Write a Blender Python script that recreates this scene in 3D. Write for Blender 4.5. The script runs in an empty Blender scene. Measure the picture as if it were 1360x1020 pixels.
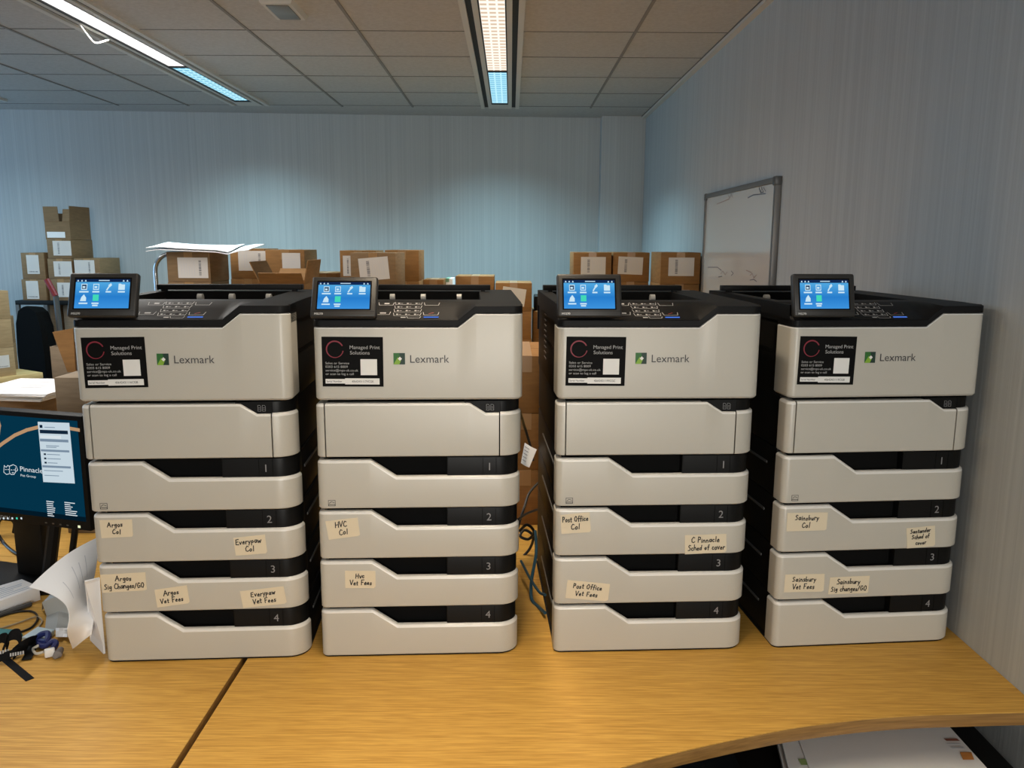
import bpy, bmesh, math, random
from mathutils import Vector, Matrix, Euler
random.seed(7)
S = bpy.context.scene
COL = S.collection
R = math.radians

# ------------------------------------------------------------------ camera
EYE = Vector((0.0, 0.0, 1.605))
FPX = 1080.0
PITCH, YAW, ROLL = R(9.820), R(0.136), R(-0.293)
def cam_axes(p, y, r):
    cp, sp, cy, sy = math.cos(p), math.sin(p), math.cos(y), math.sin(y)
    fwd = Vector((sy*cp, cy*cp, -sp)); right = Vector((cy, -sy, 0)); down = fwd.cross(right)
    return right*math.cos(r)+down*math.sin(r), -right*math.sin(r)+down*math.cos(r), fwd
RIGHT, DOWN, FWD = cam_axes(PITCH, YAW, ROLL)
cd = bpy.data.cameras.new('camera'); cam = bpy.data.objects.new('camera', cd); COL.objects.link(cam)
cd.sensor_width = 36.0; cd.lens = FPX/1360*36.0; cd.clip_start = 0.05; cd.clip_end = 60
m3 = Matrix((RIGHT, -DOWN, -FWD)).transposed()
cam.matrix_world = Matrix.Translation(EYE) @ m3.to_4x4()
S.camera = cam

# ------------------------------------------------------------------ view, world, daylight
S.view_settings.view_transform = 'Standard'; S.view_settings.look = 'None'
S.view_settings.gamma = 1; S.view_settings.use_curve_mapping = False
S.view_settings.exposure = 0.0
W = bpy.data.worlds.new('world'); S.world = W; W.use_nodes = True
W.node_tree.nodes['Background'].inputs[0].default_value = (.45, .68, 1, 1)
W.node_tree.nodes['Background'].inputs[1].default_value = 1.0
def area(name, loc, rot, sx, sy, power, colr, spread=180):
    l = bpy.data.lights.new(name, 'AREA'); l.shape = 'RECTANGLE'; l.size = sx; l.size_y = sy
    l.energy = power; l.color = colr; l.spread = R(spread)
    o = bpy.data.objects.new(name, l); o.location = loc; o.rotation_euler = rot; COL.objects.link(o); return o
WARM = (1.0, .82, .60); COOLW = (1.0, .96, .90); BLUE = (.50, .86, 1.0)
P_WARM, P_LEFT, P_BLUE, P_DAY, P_FILL = 23, 40, 22, 20, 80
# daylight entering by the two windows of the left wall
for yy, kk in ((2.75, .35), (4.75, 1.3)):
    area('daylight_and_fill', (-5.42, yy, 1.62), (0, R(-90), 0), 1.3, 1.5, P_DAY*kk, (.33, .66, 1.0))

# front fill added behind the photographer, in an unseen made-up window
area('daylight_and_fill', (.45, -2.93, 1.62), (R(90), 0, 0), 1.0, 1.2, P_FILL, (1.0, .955, .87))

# ------------------------------------------------------------------ pixel -> place (design helper)
def ray(px, py): return RIGHT*(px-680)+DOWN*(py-510)+FWD*FPX
def at_y(px, py, Y): d = ray(px, py); return EYE+d*(Y/d.y)
def at_z(px, py, Z): d = ray(px, py); return EYE+d*((Z-EYE.z)/d.z)
def at_x(px, py, X): d = ray(px, py); return EYE+d*(X/d.x)

# ------------------------------------------------------------------ materials
MATS = {}
def mat(name, colr, rough=.5, metal=0, emit=None, es=1.0, spec=.5):
    if name in MATS: return MATS[name]
    m = bpy.data.materials.new(name); m.use_nodes = True; MATS[name] = m
    b = m.node_tree.nodes['Principled BSDF']
    b.inputs['Base Color'].default_value = (*colr, 1); b.inputs['Roughness'].default_value = rough
    b.inputs['Metallic'].default_value = metal; b.inputs['Specular IOR Level'].default_value = spec
    if emit:
        b.inputs['Emission Color'].default_value = (*emit, 1); b.inputs['Emission Strength'].default_value = es
    return m
def srgb(r, g, b):
    f = lambda c: (c/255/12.92) if c <= 10 else ((c/255+.055)/1.055)**2.4
    return (f(r), f(g), f(b))
def textured(name, c1, c2, scale, nscale=1.0, rough=.5, detail=4, lo=.35, hi=.65, bump=0, bdist=.002, spec=.5, extra=None, metal=0):
    m = mat(name, c1, rough, metal, spec=spec); nt = m.node_tree; N, L = nt.nodes, nt.links; b = N['Principled BSDF']
    tc = N.new('ShaderNodeTexCoord'); mp = N.new('ShaderNodeMapping'); mp.inputs['Scale'].default_value = scale
    no = N.new('ShaderNodeTexNoise'); no.inputs['Scale'].default_value = nscale; no.inputs['Detail'].default_value = detail
    cr = N.new('ShaderNodeValToRGB'); cr.color_ramp.elements[0].position = lo; cr.color_ramp.elements[1].position = hi
    cr.color_ramp.elements[0].color = (*c1, 1); cr.color_ramp.elements[1].color = (*c2, 1)
    L.new(tc.outputs['Object'], mp.inputs[0]); L.new(mp.outputs[0], no.inputs['Vector']); L.new(no.outputs['Fac'], cr.inputs[0])
    out = cr.outputs[0]
    if extra:
        (e1, escale, elo, ehi, edist) = extra
        mp2 = N.new('ShaderNodeMapping'); mp2.inputs['Scale'].default_value = escale
        n2 = N.new('ShaderNodeTexNoise'); n2.inputs['Scale'].default_value = 1; n2.inputs['Detail'].default_value = 3
        n2.inputs['Distortion'].default_value = edist
        c2r = N.new('ShaderNodeValToRGB'); c2r.color_ramp.elements[0].position = elo; c2r.color_ramp.elements[1].position = ehi
        c2r.color_ramp.elements[0].color = (*e1, 1); c2r.color_ramp.elements[1].color = (1, 1, 1, 1)
        mx = N.new('ShaderNodeMix'); mx.data_type = 'RGBA'; mx.blend_type = 'MULTIPLY'; mx.inputs[0].default_value = 1
        L.new(tc.outputs['Object'], mp2.inputs[0]); L.new(mp2.outputs[0], n2.inputs['Vector']); L.new(n2.outputs['Fac'], c2r.inputs[0])
        L.new(out, mx.inputs[6]); L.new(c2r.outputs[0], mx.inputs[7]); out = mx.outputs[2]
    L.new(out, b.inputs['Base Color'])
    if bump:
        bp = N.new('ShaderNodeBump'); bp.inputs['Strength'].default_value = bump; bp.inputs['Distance'].default_value = bdist
        L.new(no.outputs['Fac'], bp.inputs['Height']); L.new(bp.outputs[0], b.inputs['Normal'])
    return m
M_wall = textured('wallpaper', (.46, .49, .50), (.56, .59, .595), (110, 110, .35), 1, .75, 3, .25, .75, .3, .002, .3, ((.93, .935, .94), (30, 30, .12), .35, .65, 0))
M_ceil = textured('ceiling_tile', (.50, .48, .46), (.56, .54, .52), (60, 60, 60), 1, .9, 3, spec=.2)
M_grid = mat('ceiling_grid', (.25, .23, .21), .7)
M_groove = mat('tile_joint', (.16, .15, .14), .8)
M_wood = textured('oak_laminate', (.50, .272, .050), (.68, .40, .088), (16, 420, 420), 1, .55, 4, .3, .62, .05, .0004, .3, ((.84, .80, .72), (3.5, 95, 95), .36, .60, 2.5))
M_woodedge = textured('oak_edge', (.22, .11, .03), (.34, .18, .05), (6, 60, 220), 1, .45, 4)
M_paleboard = textured('pale_board', (.55, .36, .14), (.68, .48, .22), (8, 60, 60), 1, .5, 3)
M_floor = textured('carpet', (.05, .055, .065), (.09, .095, .11), (220, 220, 220), 1, .95)
M_white = mat('white_paint', (.62, .61, .58), .5)
M_rail = mat('light_rail', (.66, .63, .58), .45)
M_slot = mat('dark_slot', (.012, .012, .012), .7)
M_glass = mat('window_glass', (.75, .85, .95), .1)
def emis(name, c1, s, pat=None):
    m = bpy.data.materials.new(name); m.use_nodes = True; nt = m.node_tree; N, L = nt.nodes, nt.links; N.clear()
    o = N.new('ShaderNodeOutputMaterial'); e = N.new('ShaderNodeEmission'); e.inputs[0].default_value = (*c1, 1); e.inputs[1].default_value = s
    L.new(e.outputs[0], o.inputs[0])
    if pat:   # louvre cells of the lamp: bright gaps between lamellae
        c2, = pat
        tc = N.new('ShaderNodeTexCoord'); mp = N.new('ShaderNodeMapping'); mp.inputs['Scale'].default_value = (1, 1, 1)
        w = N.new('ShaderNodeTexWave'); w.bands_direction = 'Y'; w.inputs['Scale'].default_value = 5.2; w.inputs['Distortion'].default_value = .4
        w2 = N.new('ShaderNodeTexWave'); w2.bands_direction = 'X'; w2.inputs['Scale'].default_value = 8.6
        mxm = N.new('ShaderNodeMath'); mxm.operation = 'MAXIMUM'
        p = N.new('ShaderNodeMath'); p.operation = 'POWER'; p.inputs[1].default_value = 6
        L.new(w2.outputs['Fac'], p.inputs[0])
        cr = N.new('ShaderNodeValToRGB'); cr.color_ramp.elements[0].color = (*c2, 1); cr.color_ramp.elements[1].color = (*c1, 1)
        cr.color_ramp.elements[0].position = .1; cr.color_ramp.elements[1].position = .75
        L.new(tc.outputs['Object'], mp.inputs[0]); L.new(mp.outputs[0], w.inputs[0]); L.new(mp.outputs[0], w2.inputs[0])
        L.new(w.outputs['Fac'], mxm.inputs[0]); L.new(p.outputs[0], mxm.inputs[1]); L.new(mxm.outputs[0], cr.inputs[0]); L.new(cr.outputs[0], e.inputs[0])
    MATS[name] = m; return m
M_lampwarm = emis('louvre_warm', (1.0, .93, .82), 1.15, ((.62, .46, .33),))
M_lampwhite = emis('louvre_white', (1.0, .99, .98), 1.25, ((.80, .78, .78),))
M_lampblue = emis('louvre_blue', (.52, .88, 1.0), 1.05, ((.12, .46, .70),))
M_silver = textured('silver_plastic', (.485, .465, .41), (.525, .505, .45), (900, 900, 900), 1, .36, 2, .3, .7, spec=.5)
M_black = mat('black_plastic', (.007, .007, .0075), .5, spec=.13)
M_blackm = mat('black_matt', (.008, .0075, .007), .5, spec=.16)
M_deep = mat('recess_black', (.004, .004, .004), .8, spec=.1)
M_bezel = mat('bezel_graphite', (.022, .021, .020), .42, spec=.5)
M_plate = mat('plate_black', (.006, .006, .006), .4, spec=.16)
M_litrim = mat('silver_lit_rim', (.74, .73, .70), .28, spec=.7)
M_num = mat('number_grey', (.26, .26, .27), .5)
M_key = mat('key_print', (.45, .45, .45), .5)
M_grip = mat('grip_grey', (.07, .07, .07), .4)
M_label = mat('label_black', (.003, .003, .003), .6, spec=.1)
M_lwhite = mat('label_white', (.80, .80, .78), .5)
M_ltext = mat('label_text', (.42, .42, .42), .6)
M_red = mat('label_red', (.22, .012, .03), .5)
M_ink = mat('ink', (.012, .012, .014), .6)
M_logo = mat('logo_text', (.045, .045, .05), .5)
M_g1 = mat('logo_dark', (.006, .035, .022), .5); M_g2 = mat('logo_mid', (.018, .14, .02), .5); M_g3 = mat('logo_lime', (.22, .42, .03), .5)
M_stick = mat('sticker_cream', (.72, .64, .48), .6)
M_roller = mat('roller_rubber', (.36, .36, .35), .4)
M_chrome = mat('chrome', (.6, .6, .62), .18, 1)
M_alu = mat('aluminium', (.17, .165, .16), .45, .4)
M_board = mat('whiteboard_face', (.62, .62, .60), .12, spec=.6)
M_paper = mat('paper', (.86, .86, .87), .7)
M_print = mat('paper_print', (.58, .60, .64), .7)
M_cable = mat('black_cable', (.01, .01, .01), .4); M_bcable = mat('blue_cable', (.02, .075, .12), .4)
M_fabric = textured('black_fabric', (.003, .003, .003), (.006, .006, .006), (300, 300, 300), 1, .9, spec=.05)
def card(n, c):
    d = tuple(x*.80 for x in c)
    return textured(n, d, c, (14, 14, 90), 1, .75, 3, .3, .7, spec=.25)
M_card = card('cardboard', (.30, .155, .055)); M_card2 = card('cardboard_dull', (.26, .165, .085)); M_card3 = card('cardboard_light', (.42, .29, .155))
M_card4 = card('cardboard_grey', (.30, .235, .165))
M_tape = mat('packing_tape', (.36, .21, .09), .3)
M_blabel = mat('box_label', (.66, .63, .60), .6); M_bprint = mat('box_label_print', (.17, .17, .19), .6)

# ------------------------------------------------------------------ mesh builder
TXT = {}
def text_mesh(s, spacing=1.0):
    k = (s, spacing)
    if k not in TXT:
        c = bpy.data.curves.new('t', 'FONT'); c.body = s; c.size = 1; c.space_character = spacing; c.resolution_u = 3
        o = bpy.data.objects.new('t', c); COL.objects.link(o)
        dg = bpy.context.evaluated_depsgraph_get(); dg.update()
        me = o.evaluated_get(dg).to_mesh()
        V = [v.co.copy() for v in me.vertices]; F = [tuple(p.vertices) for p in me.polygons]
        o.evaluated_get(dg).to_mesh_clear(); bpy.data.objects.remove(o); bpy.data.curves.remove(c)
        TXT[k] = (V, F, min(v.x for v in V), max(v.x for v in V), min(v.y for v in V), max(v.y for v in V))
    return TXT[k]
FACE = Matrix.Rotation(R(90), 4, 'X')       # text plane -> upright plane that faces -Y
class MB:
    def __init__(s): s.v = []; s.f = []; s.mi = []; s.mats = []
    def m(s, mt):
        if mt not in s.mats: s.mats.append(mt)
        return s.mats.index(mt)
    def add(s, vs, fs, mt, M=None):
        k = len(s.v); i = s.m(mt)
        for v in vs: s.v.append((M @ Vector(v)) if M else Vector(v))
        for f in fs: s.f.append(tuple(a+k for a in f)); s.mi.append(i)
        return s
    def box(s, x0, x1, y0, y1, z0, z1, mt, bev=0, M=None, seg=2):
        vs = [(x, y, z) for z in (z0, z1) for y in (y0, y1) for x in (x0, x1)]
        fs = [(0, 2, 3, 1), (4, 5, 7, 6), (0, 1, 5, 4), (1, 3, 7, 5), (3, 2, 6, 7), (2, 0, 4, 6)]
        if bev:
            bm = bmesh.new(); V = [bm.verts.new(v) for v in vs]
            for f in fs: bm.faces.new([V[i] for i in f])
            bmesh.ops.bevel(bm, geom=list(bm.edges), offset=bev, segments=seg, affect='EDGES', profile=.5)
            bm.verts.index_update(); vs = [v.co.copy() for v in bm.verts]; fs = [tuple(v.index for v in f.verts) for f in bm.faces]; bm.free()
        return s.add(vs, fs, mt, M)
    def prism(s, poly, z0, z1, mt, M=None, bev=0):
        n = len(poly)
        vs = [(x, y, z0) for x, y in poly]+[(x, y, z1) for x, y in poly]
        fs = [tuple(range(n-1, -1, -1)), tuple(range(n, 2*n))]+[(i, (i+1) % n, n+(i+1) % n, n+i) for i in range(n)]
        if bev:
            bm = bmesh.new(); V = [bm.verts.new(v) for v in vs]
            for f in fs: bm.faces.new([V[i] for i in f])
            bm.normal_update()
            bmesh.ops.bevel(bm, geom=[e for e in bm.edges if abs(e.verts[0].co.z-e.verts[1].co.z) < 1e-6], offset=bev, segments=2, affect='EDGES', profile=.5)
            bm.verts.index_update(); vs = [v.co.copy() for v in bm.verts]; fs = [tuple(v.index for v in f.verts) for f in bm.faces]; bm.free()
        return s.add(vs, fs, mt, M)
    def quad(s, a, b, c, d, mt, M=None): return s.add([a, b, c, d], [(0, 1, 2, 3)], mt, M)
    def poly(s, pts, mt, M=None): return s.add(pts, [tuple(range(len(pts)))], mt, M)
    def rect(s, x0, x1, y0, y1, mt, M, z=0): return s.quad((x0, y0, z), (x1, y0, z), (x1, y1, z), (x0, y1, z), mt, M)
    def text(s, st, x, y, h, mt, M, z=0, width=None, align='L', cap=.70, spacing=1.0):
        V, F, a, b, c, d = text_mesh(st, spacing); k = h/cap; kx = k if width is None else width/(b-a)
        off = -a*kx if align == 'L' else (-(a+b)/2*kx if align == 'C' else -b*kx)
        return s.add([(x+off+v.x*kx, y+v.y*k, z) for v in V], F, mt, M)
    def line(s, pts, w, mt, M, z=0):
        for (a, b) in zip(pts[:-1], pts[1:]):
            a = Vector(a[:2]); b = Vector(b[:2]); d = b-a
            if d.length < 1e-7: continue
            d.normalize(); n = Vector((-d.y, d.x))*w/2; e = d*w*.35
            p = [a-e-n, b+e-n, b+e+n, a-e+n]
            s.add([(q.x, q.y, z) for q in p], [(0, 1, 2, 3)], mt, M)
        return s
    def tube(s, pts, r, mt, n=8, caps=True):
        P = [Vector(p) for p in pts]; rings = []; up = Vector((0, 0, 1)); prev = None
        for i, p in enumerate(P):
            t = (P[min(i+1, len(P)-1)]-P[max(i-1, 0)]).normalized()
            if prev is None:
                ref = up if abs(t.z) < .9 else Vector((1, 0, 0)); u = t.cross(ref).normalized()
            else: u = (prev-t*prev.dot(t)).normalized()
            prev = u; w = t.cross(u); rr = r[i] if isinstance(r, (list, tuple)) else r
            rings.append([p+(u*math.cos(2*math.pi*k/n)+w*math.sin(2*math.pi*k/n))*rr for k in range(n)])
        vs = [q for g in rings for q in g]
        fs = [(i*n+k, i*n+(k+1) % n, (i+1)*n+(k+1) % n, (i+1)*n+k) for i in range(len(P)-1) for k in range(n)]
        if caps: fs += [tuple(range(n-1, -1, -1)), tuple(range((len(P)-1)*n, len(P)*n))]
        return s.add(vs, fs, mt)
    def ribbon(s, pts, wid, mt, t=.0012):
        """flat strap: pts centre line, wid = list/one width vector"""
        P = [Vector(p) for p in pts]; n = len(P); vs = []
        for i, p in enumerate(P):
            w = Vector(wid[i] if isinstance(wid, list) else wid)/2
            tg = (P[min(i+1, n-1)]-P[max(i-1, 0)]); nn = tg.cross(w).normalized()*t/2
            vs += [p-w-nn, p+w-nn, p+w+nn, p-w+nn]
        fs = []
        for i in range(n-1):
            for k in range(4): fs.append((i*4+k, i*4+(k+1) % 4, i*4+4+(k+1) % 4, i*4+4+k))
        fs += [(3, 2, 1, 0), tuple((n-1)*4+k for k in range(4))]
        return s.add(vs, fs, mt)
    def sheet(s, rows, mt, t=.0006):
        """lofted sheet: rows of equal length; closed thin solid"""
        nr, nc = len(rows), len(rows[0]); P = [[Vector(p) for p in r] for r in rows]; top = []; bot = []
        for i in range(nr):
            for j in range(nc):
                a = P[min(i+1, nr-1)][j]-P[max(i-1, 0)][j]; b = P[i][min(j+1, nc-1)]-P[i][max(j-1, 0)]
                nn = a.cross(b); nn = nn.normalized()*t/2 if nn.length > 1e-9 else Vector((0, 0, t/2))
                top.append(P[i][j]+nn); bot.append(P[i][j]-nn)
        N = nr*nc; fs = []
        for i in range(nr-1):
            for j in range(nc-1):
                a, b, c, d = i*nc+j, (i+1)*nc+j, (i+1)*nc+j+1, i*nc+j+1
                fs += [(a, b, c, d), (N+d, N+c, N+b, N+a)]
        rim = [j for j in range(nc)]+[i*nc+nc-1 for i in range(1, nr)]+[(nr-1)*nc+j for j in range(nc-2, -1, -1)]+[i*nc for i in range(nr-2, 0, -1)]
        for k in range(len(rim)):
            a, b = rim[k], rim[(k+1) % len(rim)]; fs.append((a, b, N+b, N+a))
        return s.add(top+bot, fs, mt)
    def build(s, name, parent=None, loc=None, rotz=0, smooth=True, ang=35):
        me = bpy.data.meshes.new(name); me.from_pydata([tuple(v) for v in s.v], [], s.f)
        for mt in s.mats: me.materials.append(mt)
        me.polygons.foreach_set('material_index', s.mi); me.update()
        bm = bmesh.new(); bm.from_mesh(me)
        if smooth:
            for f in bm.faces: f.smooth = True
            for e in bm.edges:
                if len(e.link_faces) != 2 or e.calc_face_angle(9) > R(ang): e.smooth = False
        bm.to_mesh(me); bm.free()
        o = bpy.data.objects.new(name, me); COL.objects.link(o)
        if parent: o.parent = parent
        if loc is not None: o.location = loc
        if rotz: o.rotation_euler = (0, 0, rotz)
        return o
def thing(name, label, cat, loc=(0, 0, 0), rotz=0, group=None):
    o = bpy.data.objects.new(name, None); COL.objects.link(o); o.empty_display_size = .1
    o.location = loc; o.rotation_euler = (0, 0, rotz); return tag(o, label, cat, group)
def tag(o, label, cat, group=None):
    o['label'] = label; o['category'] = cat
    if group: o['group'] = group
    return o
def struct(o): o['kind'] = 'structure'; return o
def smooth_pts(pts, n=6):
    """Catmull-Rom through points"""
    P = [Vector(p) for p in pts]; P = [P[0]*2-P[1]]+P+[P[-1]*2-P[-2]]; out = []
    for i in range(1, len(P)-2):
        for k in range(n):
            t = k/n; a, b, c, d = P[i-1:i+3]
            out.append(.5*((2*b)+(c-a)*t+(2*a-5*b+4*c-d)*t*t+(3*b-a-3*c+d)*t**3))
    out.append(P[-2]); return out

# ------------------------------------------------------------------ handwriting strokes (unit height)
HW = {
 'A': (.75, [[(0, 0), (.35, 1), (.7, 0)], [(.12, .38), (.6, .42)]]), 'C': (.6, [[(.55, .85), (.3, 1), (.05, .6), (.1, .15), (.35, 0), (.6, .15)]]),
 'I': (.3, [[(.15, 0), (.17, 1)]]), 'E': (.6, [[(.55, 1), (.1, .95), (.1, .05), (.6, 0)], [(.1, .5), (.45, .55)]]),
 'S': (.55, [[(.5, .9), (.25, 1), (.1, .75), (.45, .4), (.4, .08), (.05, .05)]]), 'G': (.65, [[(.6, .85), (.3, 1), (.05, .5), (.25, 0), (.6, .15), (.6, .45), (.35, .45)]]),
 'O': (.65, [[(.3, 1), (.05, .6), (.15, .1), (.45, 0), (.62, .5), (.5, .92), (.3, 1)]]), 'V': (.6, [[(0, 1), (.28, 0), (.6, 1)]]),
 'F': (.55, [[(.55, 1), (.1, .97), (.12, 0)], [(.1, .5), (.42, .54)]]), 'H': (.65, [[(.05, 0), (.08, 1)], [(.6, 0), (.6, 1)], [(.06, .5), (.6, .52)]]),
 'P': (.55, [[(.1, 0), (.1, 1), (.45, .9), (.45, .55), (.1, .45)]]), '/': (.4, [[(0, -.1), (.4, 1)]]),
 'a': (.48, [[(.42, .5), (.15, .5), (.03, .2), (.2, .02), (.4, .3), (.42, .5), (.44, .02)]]), 'b': (.45, [[(.06, 1), (.06, .02), (.38, .08), (.38, .42), (.06, .4)]]),
 'c': (.42, [[(.4, .45), (.15, .5), (.05, .2), (.2, 0), (.42, .08)]]), 'd': (.46, [[(.38, .45), (.1, .45), (.05, .1), (.36, .05), (.42, 1)]]),
 'e': (.44, [[(.05, .25), (.4, .32), (.25, .52), (.06, .3), (.12, .03), (.42, .06)]]), 'f': (.36, [[(.38, .95), (.2, .95), (.16, -.05)], [(.02, .5), (.34, .52)]]),
 'g': (.46, [[(.4, .5), (.1, .45), (.1, .12), (.38, .15), (.42, .5), (.38, -.3), (.08, -.28)]]), 'h': (.46, [[(.06, 1), (.06, 0)], [(.06, .35), (.28, .5), (.4, .3), (.42, 0)]]),
 'i': (.2, [[(.1, .5), (.12, 0)], [(.1, .75), (.12, .7)]]), 'l': (.2, [[(.1, 1), (.12, 0)]]),
 'n': (.46, [[(.05, .5), (.06, 0)], [(.06, .35), (.25, .52), (.38, .35), (.42, 0)]]), 'o': (.46, [[(.22, .5), (.04, .28), (.16, 0), (.38, .1), (.4, .4), (.22, .5)]]),
 'p': (.46, [[(.06, .5), (.05, -.35)], [(.06, .42), (.32, .5), (.38, .2), (.07, .08)]]), 'r': (.36, [[(.06, .5), (.06, 0)], [(.06, .3), (.2, .5), (.36, .45)]]),
 's': (.36, [[(.34, .46), (.12, .48), (.08, .32), (.32, .18), (.25, .02), (.03, .04)]]), 't': (.34, [[(.16, .85), (.17, .05), (.32, .04)], [(.02, .55), (.33, .58)]]),
 'u': (.46, [[(.05, .5), (.08, .08), (.3, .05), (.4, .5), (.42, 0)]]), 'v': (.42, [[(.02, .5), (.2, 0), (.4, .52)]]),
 'w': (.6, [[(.02, .5), (.15, 0), (.3, .38), (.42, 0), (.58, .5)]]), 'y': (.44, [[(.04, .5), (.18, .12)], [(.42, .5), (.12, -.35)]]), ' ': (.32, [])}
def handwrite(mb, st, cx, cy, h, mt, M, z, maxw=None, w=.0011):
    tot = sum(HW[c][0]+.12 for c in st); k = h
    if maxw and tot*k > maxw: kx = maxw/tot
    else: kx = k
    x = cx-tot*kx/2
    for c in st:
        wd, strokes = HW[c]; jy = random.uniform(-.06, .06)*h; sc = random.uniform(.9, 1.08)
        for sk in strokes: mb.line([(x+px*kx*sc+py*.08*kx, cy+jy+py*k*sc) for px, py in sk], w, mt, M, z)
        x += (wd+.12)*kx

# ================================================================== ROOM
XW = 1.0209; ZC = 2.560
P_bl = Vector((-6.0, 6.13, 0)); P_br = Vector((XW, 6.545, 0))
wall_dir = math.atan2(P_br.y-P_bl.y, P_br.x-P_bl.x)
b = MB().box(-5.6, XW+.1, -3.0, 6.9, -.05, 0, M_floor); struct(b.build('floor'))
b = MB().box(-5.6, XW+.1, -3.0, 6.9, ZC, ZC+.06, M_ceil); struct(b.build('ceiling'))
b = MB().box(XW, XW+.1, -3.0, 6.9, 0, ZC, M_wall); struct(b.build('wall_right'))
L_ = (P_br-P_bl).length
b = MB().box(0, L_, 0, .1, 0, ZC, M_wall); struct(b.build('wall_back', loc=P_bl, rotz=wall_dir))
# boxed-in column at the right end of the back wall
cl = at_y(798, 240, 6.40).x
b = MB().box(cl, XW, 6.42, 6.60, 0, ZC, M_wall, .004); struct(b.build('trim_1'))
b = MB(); b.box(-5.6, XW, -3.1, -3.0, 0, .95, M_wall); b.box(-5.6, XW, -3.1, -3.0, 2.3, ZC, M_wall); b.box(-5.6, -.15, -3.1, -3.0, .95, 2.3, M_wall); b.box(1.0, XW, -3.1, -3.0, .95, 2.3, M_wall); struct(b.build('wall_front'))
b = MB()
for (a0, a1, c0, c1) in ((-.15, 1.0, .95, 1.0), (-.15, 1.0, 2.25, 2.3), (-.15, -.10, 1.0, 2.25), (.95, 1.0, 1.0, 2.25), (.41, .44, 1.0, 2.25)): b.box(a0, a1, -3.09, -3.03, c0, c1, M_white)
struct(b.build('window_3'))  # unseen window, made up to hold the added front fill
# left wall with two window openings
b = MB()
ws = [(1.95, 3.55), (3.95, 5.55)]
b.box(-5.6, -5.5, -3, 6.2, 0, .95, M_wall); b.box(-5.6, -5.5, -3, 6.2, 2.3, ZC, M_wall)
for y0, y1 in ((-3, 1.95), (3.55, 3.95), (5.55, 6.2)): b.box(-5.6, -5.5, y0, y1, .95, 2.3, M_wall)
struct(b.build('wall_left'))
for i, (y0, y1) in enumerate(ws):
    b = MB()
    for (a0, a1, c0, c1) in ((y0, y1, .95, 1.0), (y0, y1, 2.25, 2.3), (y0, y0+.05, 1.0, 2.25), (y1-.05, y1, 1.0, 2.25), ((y0+y1)/2-.025, (y0+y1)/2+.025, 1.0, 2.25)):
        b.box(-5.59, -5.53, a0, a1, c0, c1, M_white)
    struct(b.build('window_%d' % (i+1)))
# ceiling grid: runners along the room, joints across
b = MB()
for x in (-.703, .565, -1.205, -2.30, -2.80, -3.9, -4.4):
    b.box(x-.007, x+.007, -3, 6.05, ZC-.004, ZC+.001, M_grid)
for k in range(-12, 5):
    y = 3.94+k*.515
    b.box(-5.5, XW, y-.0025, y+.0025, ZC-.002, ZC+.001, M_groove)
b.box(XW-.03, XW, -3, 6.5, ZC-.018, ZC+.001, M_rail); b.box(XW-.034, XW-.030, -3, 6.5, ZC-.004, ZC+.001, M_groove)
struct(b.build('trim_2'))

# ================================================================== CEILING LIGHTS
def ceiling_light(label, xc, yend, ysplit, ylamp, lampm, power, colr, bluep, y0=-2.6, lit0=1.7, spread=165):
    t = thing('ceiling_light', label, 'ceiling light', (xc, y0, ZC), 0, 'recessed strip lights in the ceiling')
    L = yend-y0; hw = .134; pw = .056
    b = MB()
    for (x0, x1, mt, dz) in ((-hw, -hw+.026, M_rail, .014), (-hw+.026, -hw+.052, M_slot, .002), (-hw+.052, -pw, M_rail, .012), (pw, hw-.052, M_rail, .012), (hw-.052, hw-.026, M_slot, .002), (hw-.026, hw, M_rail, .014)):
        b.box(x0, x1, 0, L, -dz, .02, mt)
    b.box(-pw, pw, ylamp-y0+.01, L, -.012, .02, M_rail)
    b.box(-pw, pw, ysplit-y0-.012, ysplit-y0+.012, -.010, .02, M_slot)
    b.box(-pw-.002, -pw+.004, 0, ylamp-y0+.012, -.0125, .02, M_slot); b.box(pw-.004, pw+.002, 0, ylamp-y0+.012, -.0125, .02, M_slot)
    b.box(-pw, pw, ylamp-y0, ylamp-y0+.012, -.0125, .02, M_slot)
    b.build('housing', t)
    MB().box(-pw+.004, pw-.004, .01, ysplit-y0-.012, -.004, .01, lampm).build('louvre', t)
    o = MB().box(-pw+.004, pw-.004, ysplit-y0+.012, ylamp-y0, -.004, .01, M_lampblue).build('louvre', t); o['label'] = 'bluish end louvre'
    ln = ysplit-lit0-.04
    l = area('lamp', (0, lit0-y0+.02+ln/2, -.016), (0, 0, 0), .10, ln, power, colr, spread); l.parent = t
    ln2 = ylamp-ysplit-.04
    l = area('lamp', (0, ysplit-y0+.02+ln2/2, -.016), (0, 0, 0), .10, ln2, bluep, BLUE, 125); l.parent = t
    return t
ceiling_light('long strip light overhead in the middle, warm louvre and blue end', -.080, 6.04, 4.79, 5.85, M_lampwarm, P_WARM, WARM, P_BLUE, lit0=.2, spread=92)
ceiling_light('long white strip light on the upper left of the ceiling with hanging wire', -1.834, 5.97, 4.72, 5.80, M_lampwhite, P_LEFT, COOLW, P_BLUE)
ceiling_light('dark end of a strip light at the far left ceiling edge', -3.60, 5.85, 4.6, 5.66, M_lampwhite, 9, COOLW, 7)
# wire loop under the left strip
p0 = at_z(105, 31, ZC-.014); p3 = at_z(146, 52, ZC-.014); pm = at_z(128, 57, ZC-.065)
tag(MB().tube(smooth_pts([p0, p0.lerp(pm, .6)-Vector((0, 0, .012)), pm, p3], 8), .004, M_white, 6).build('hanging_wire'), 'thin white wire loop hanging from the left ceiling strip light', 'wire')
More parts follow.
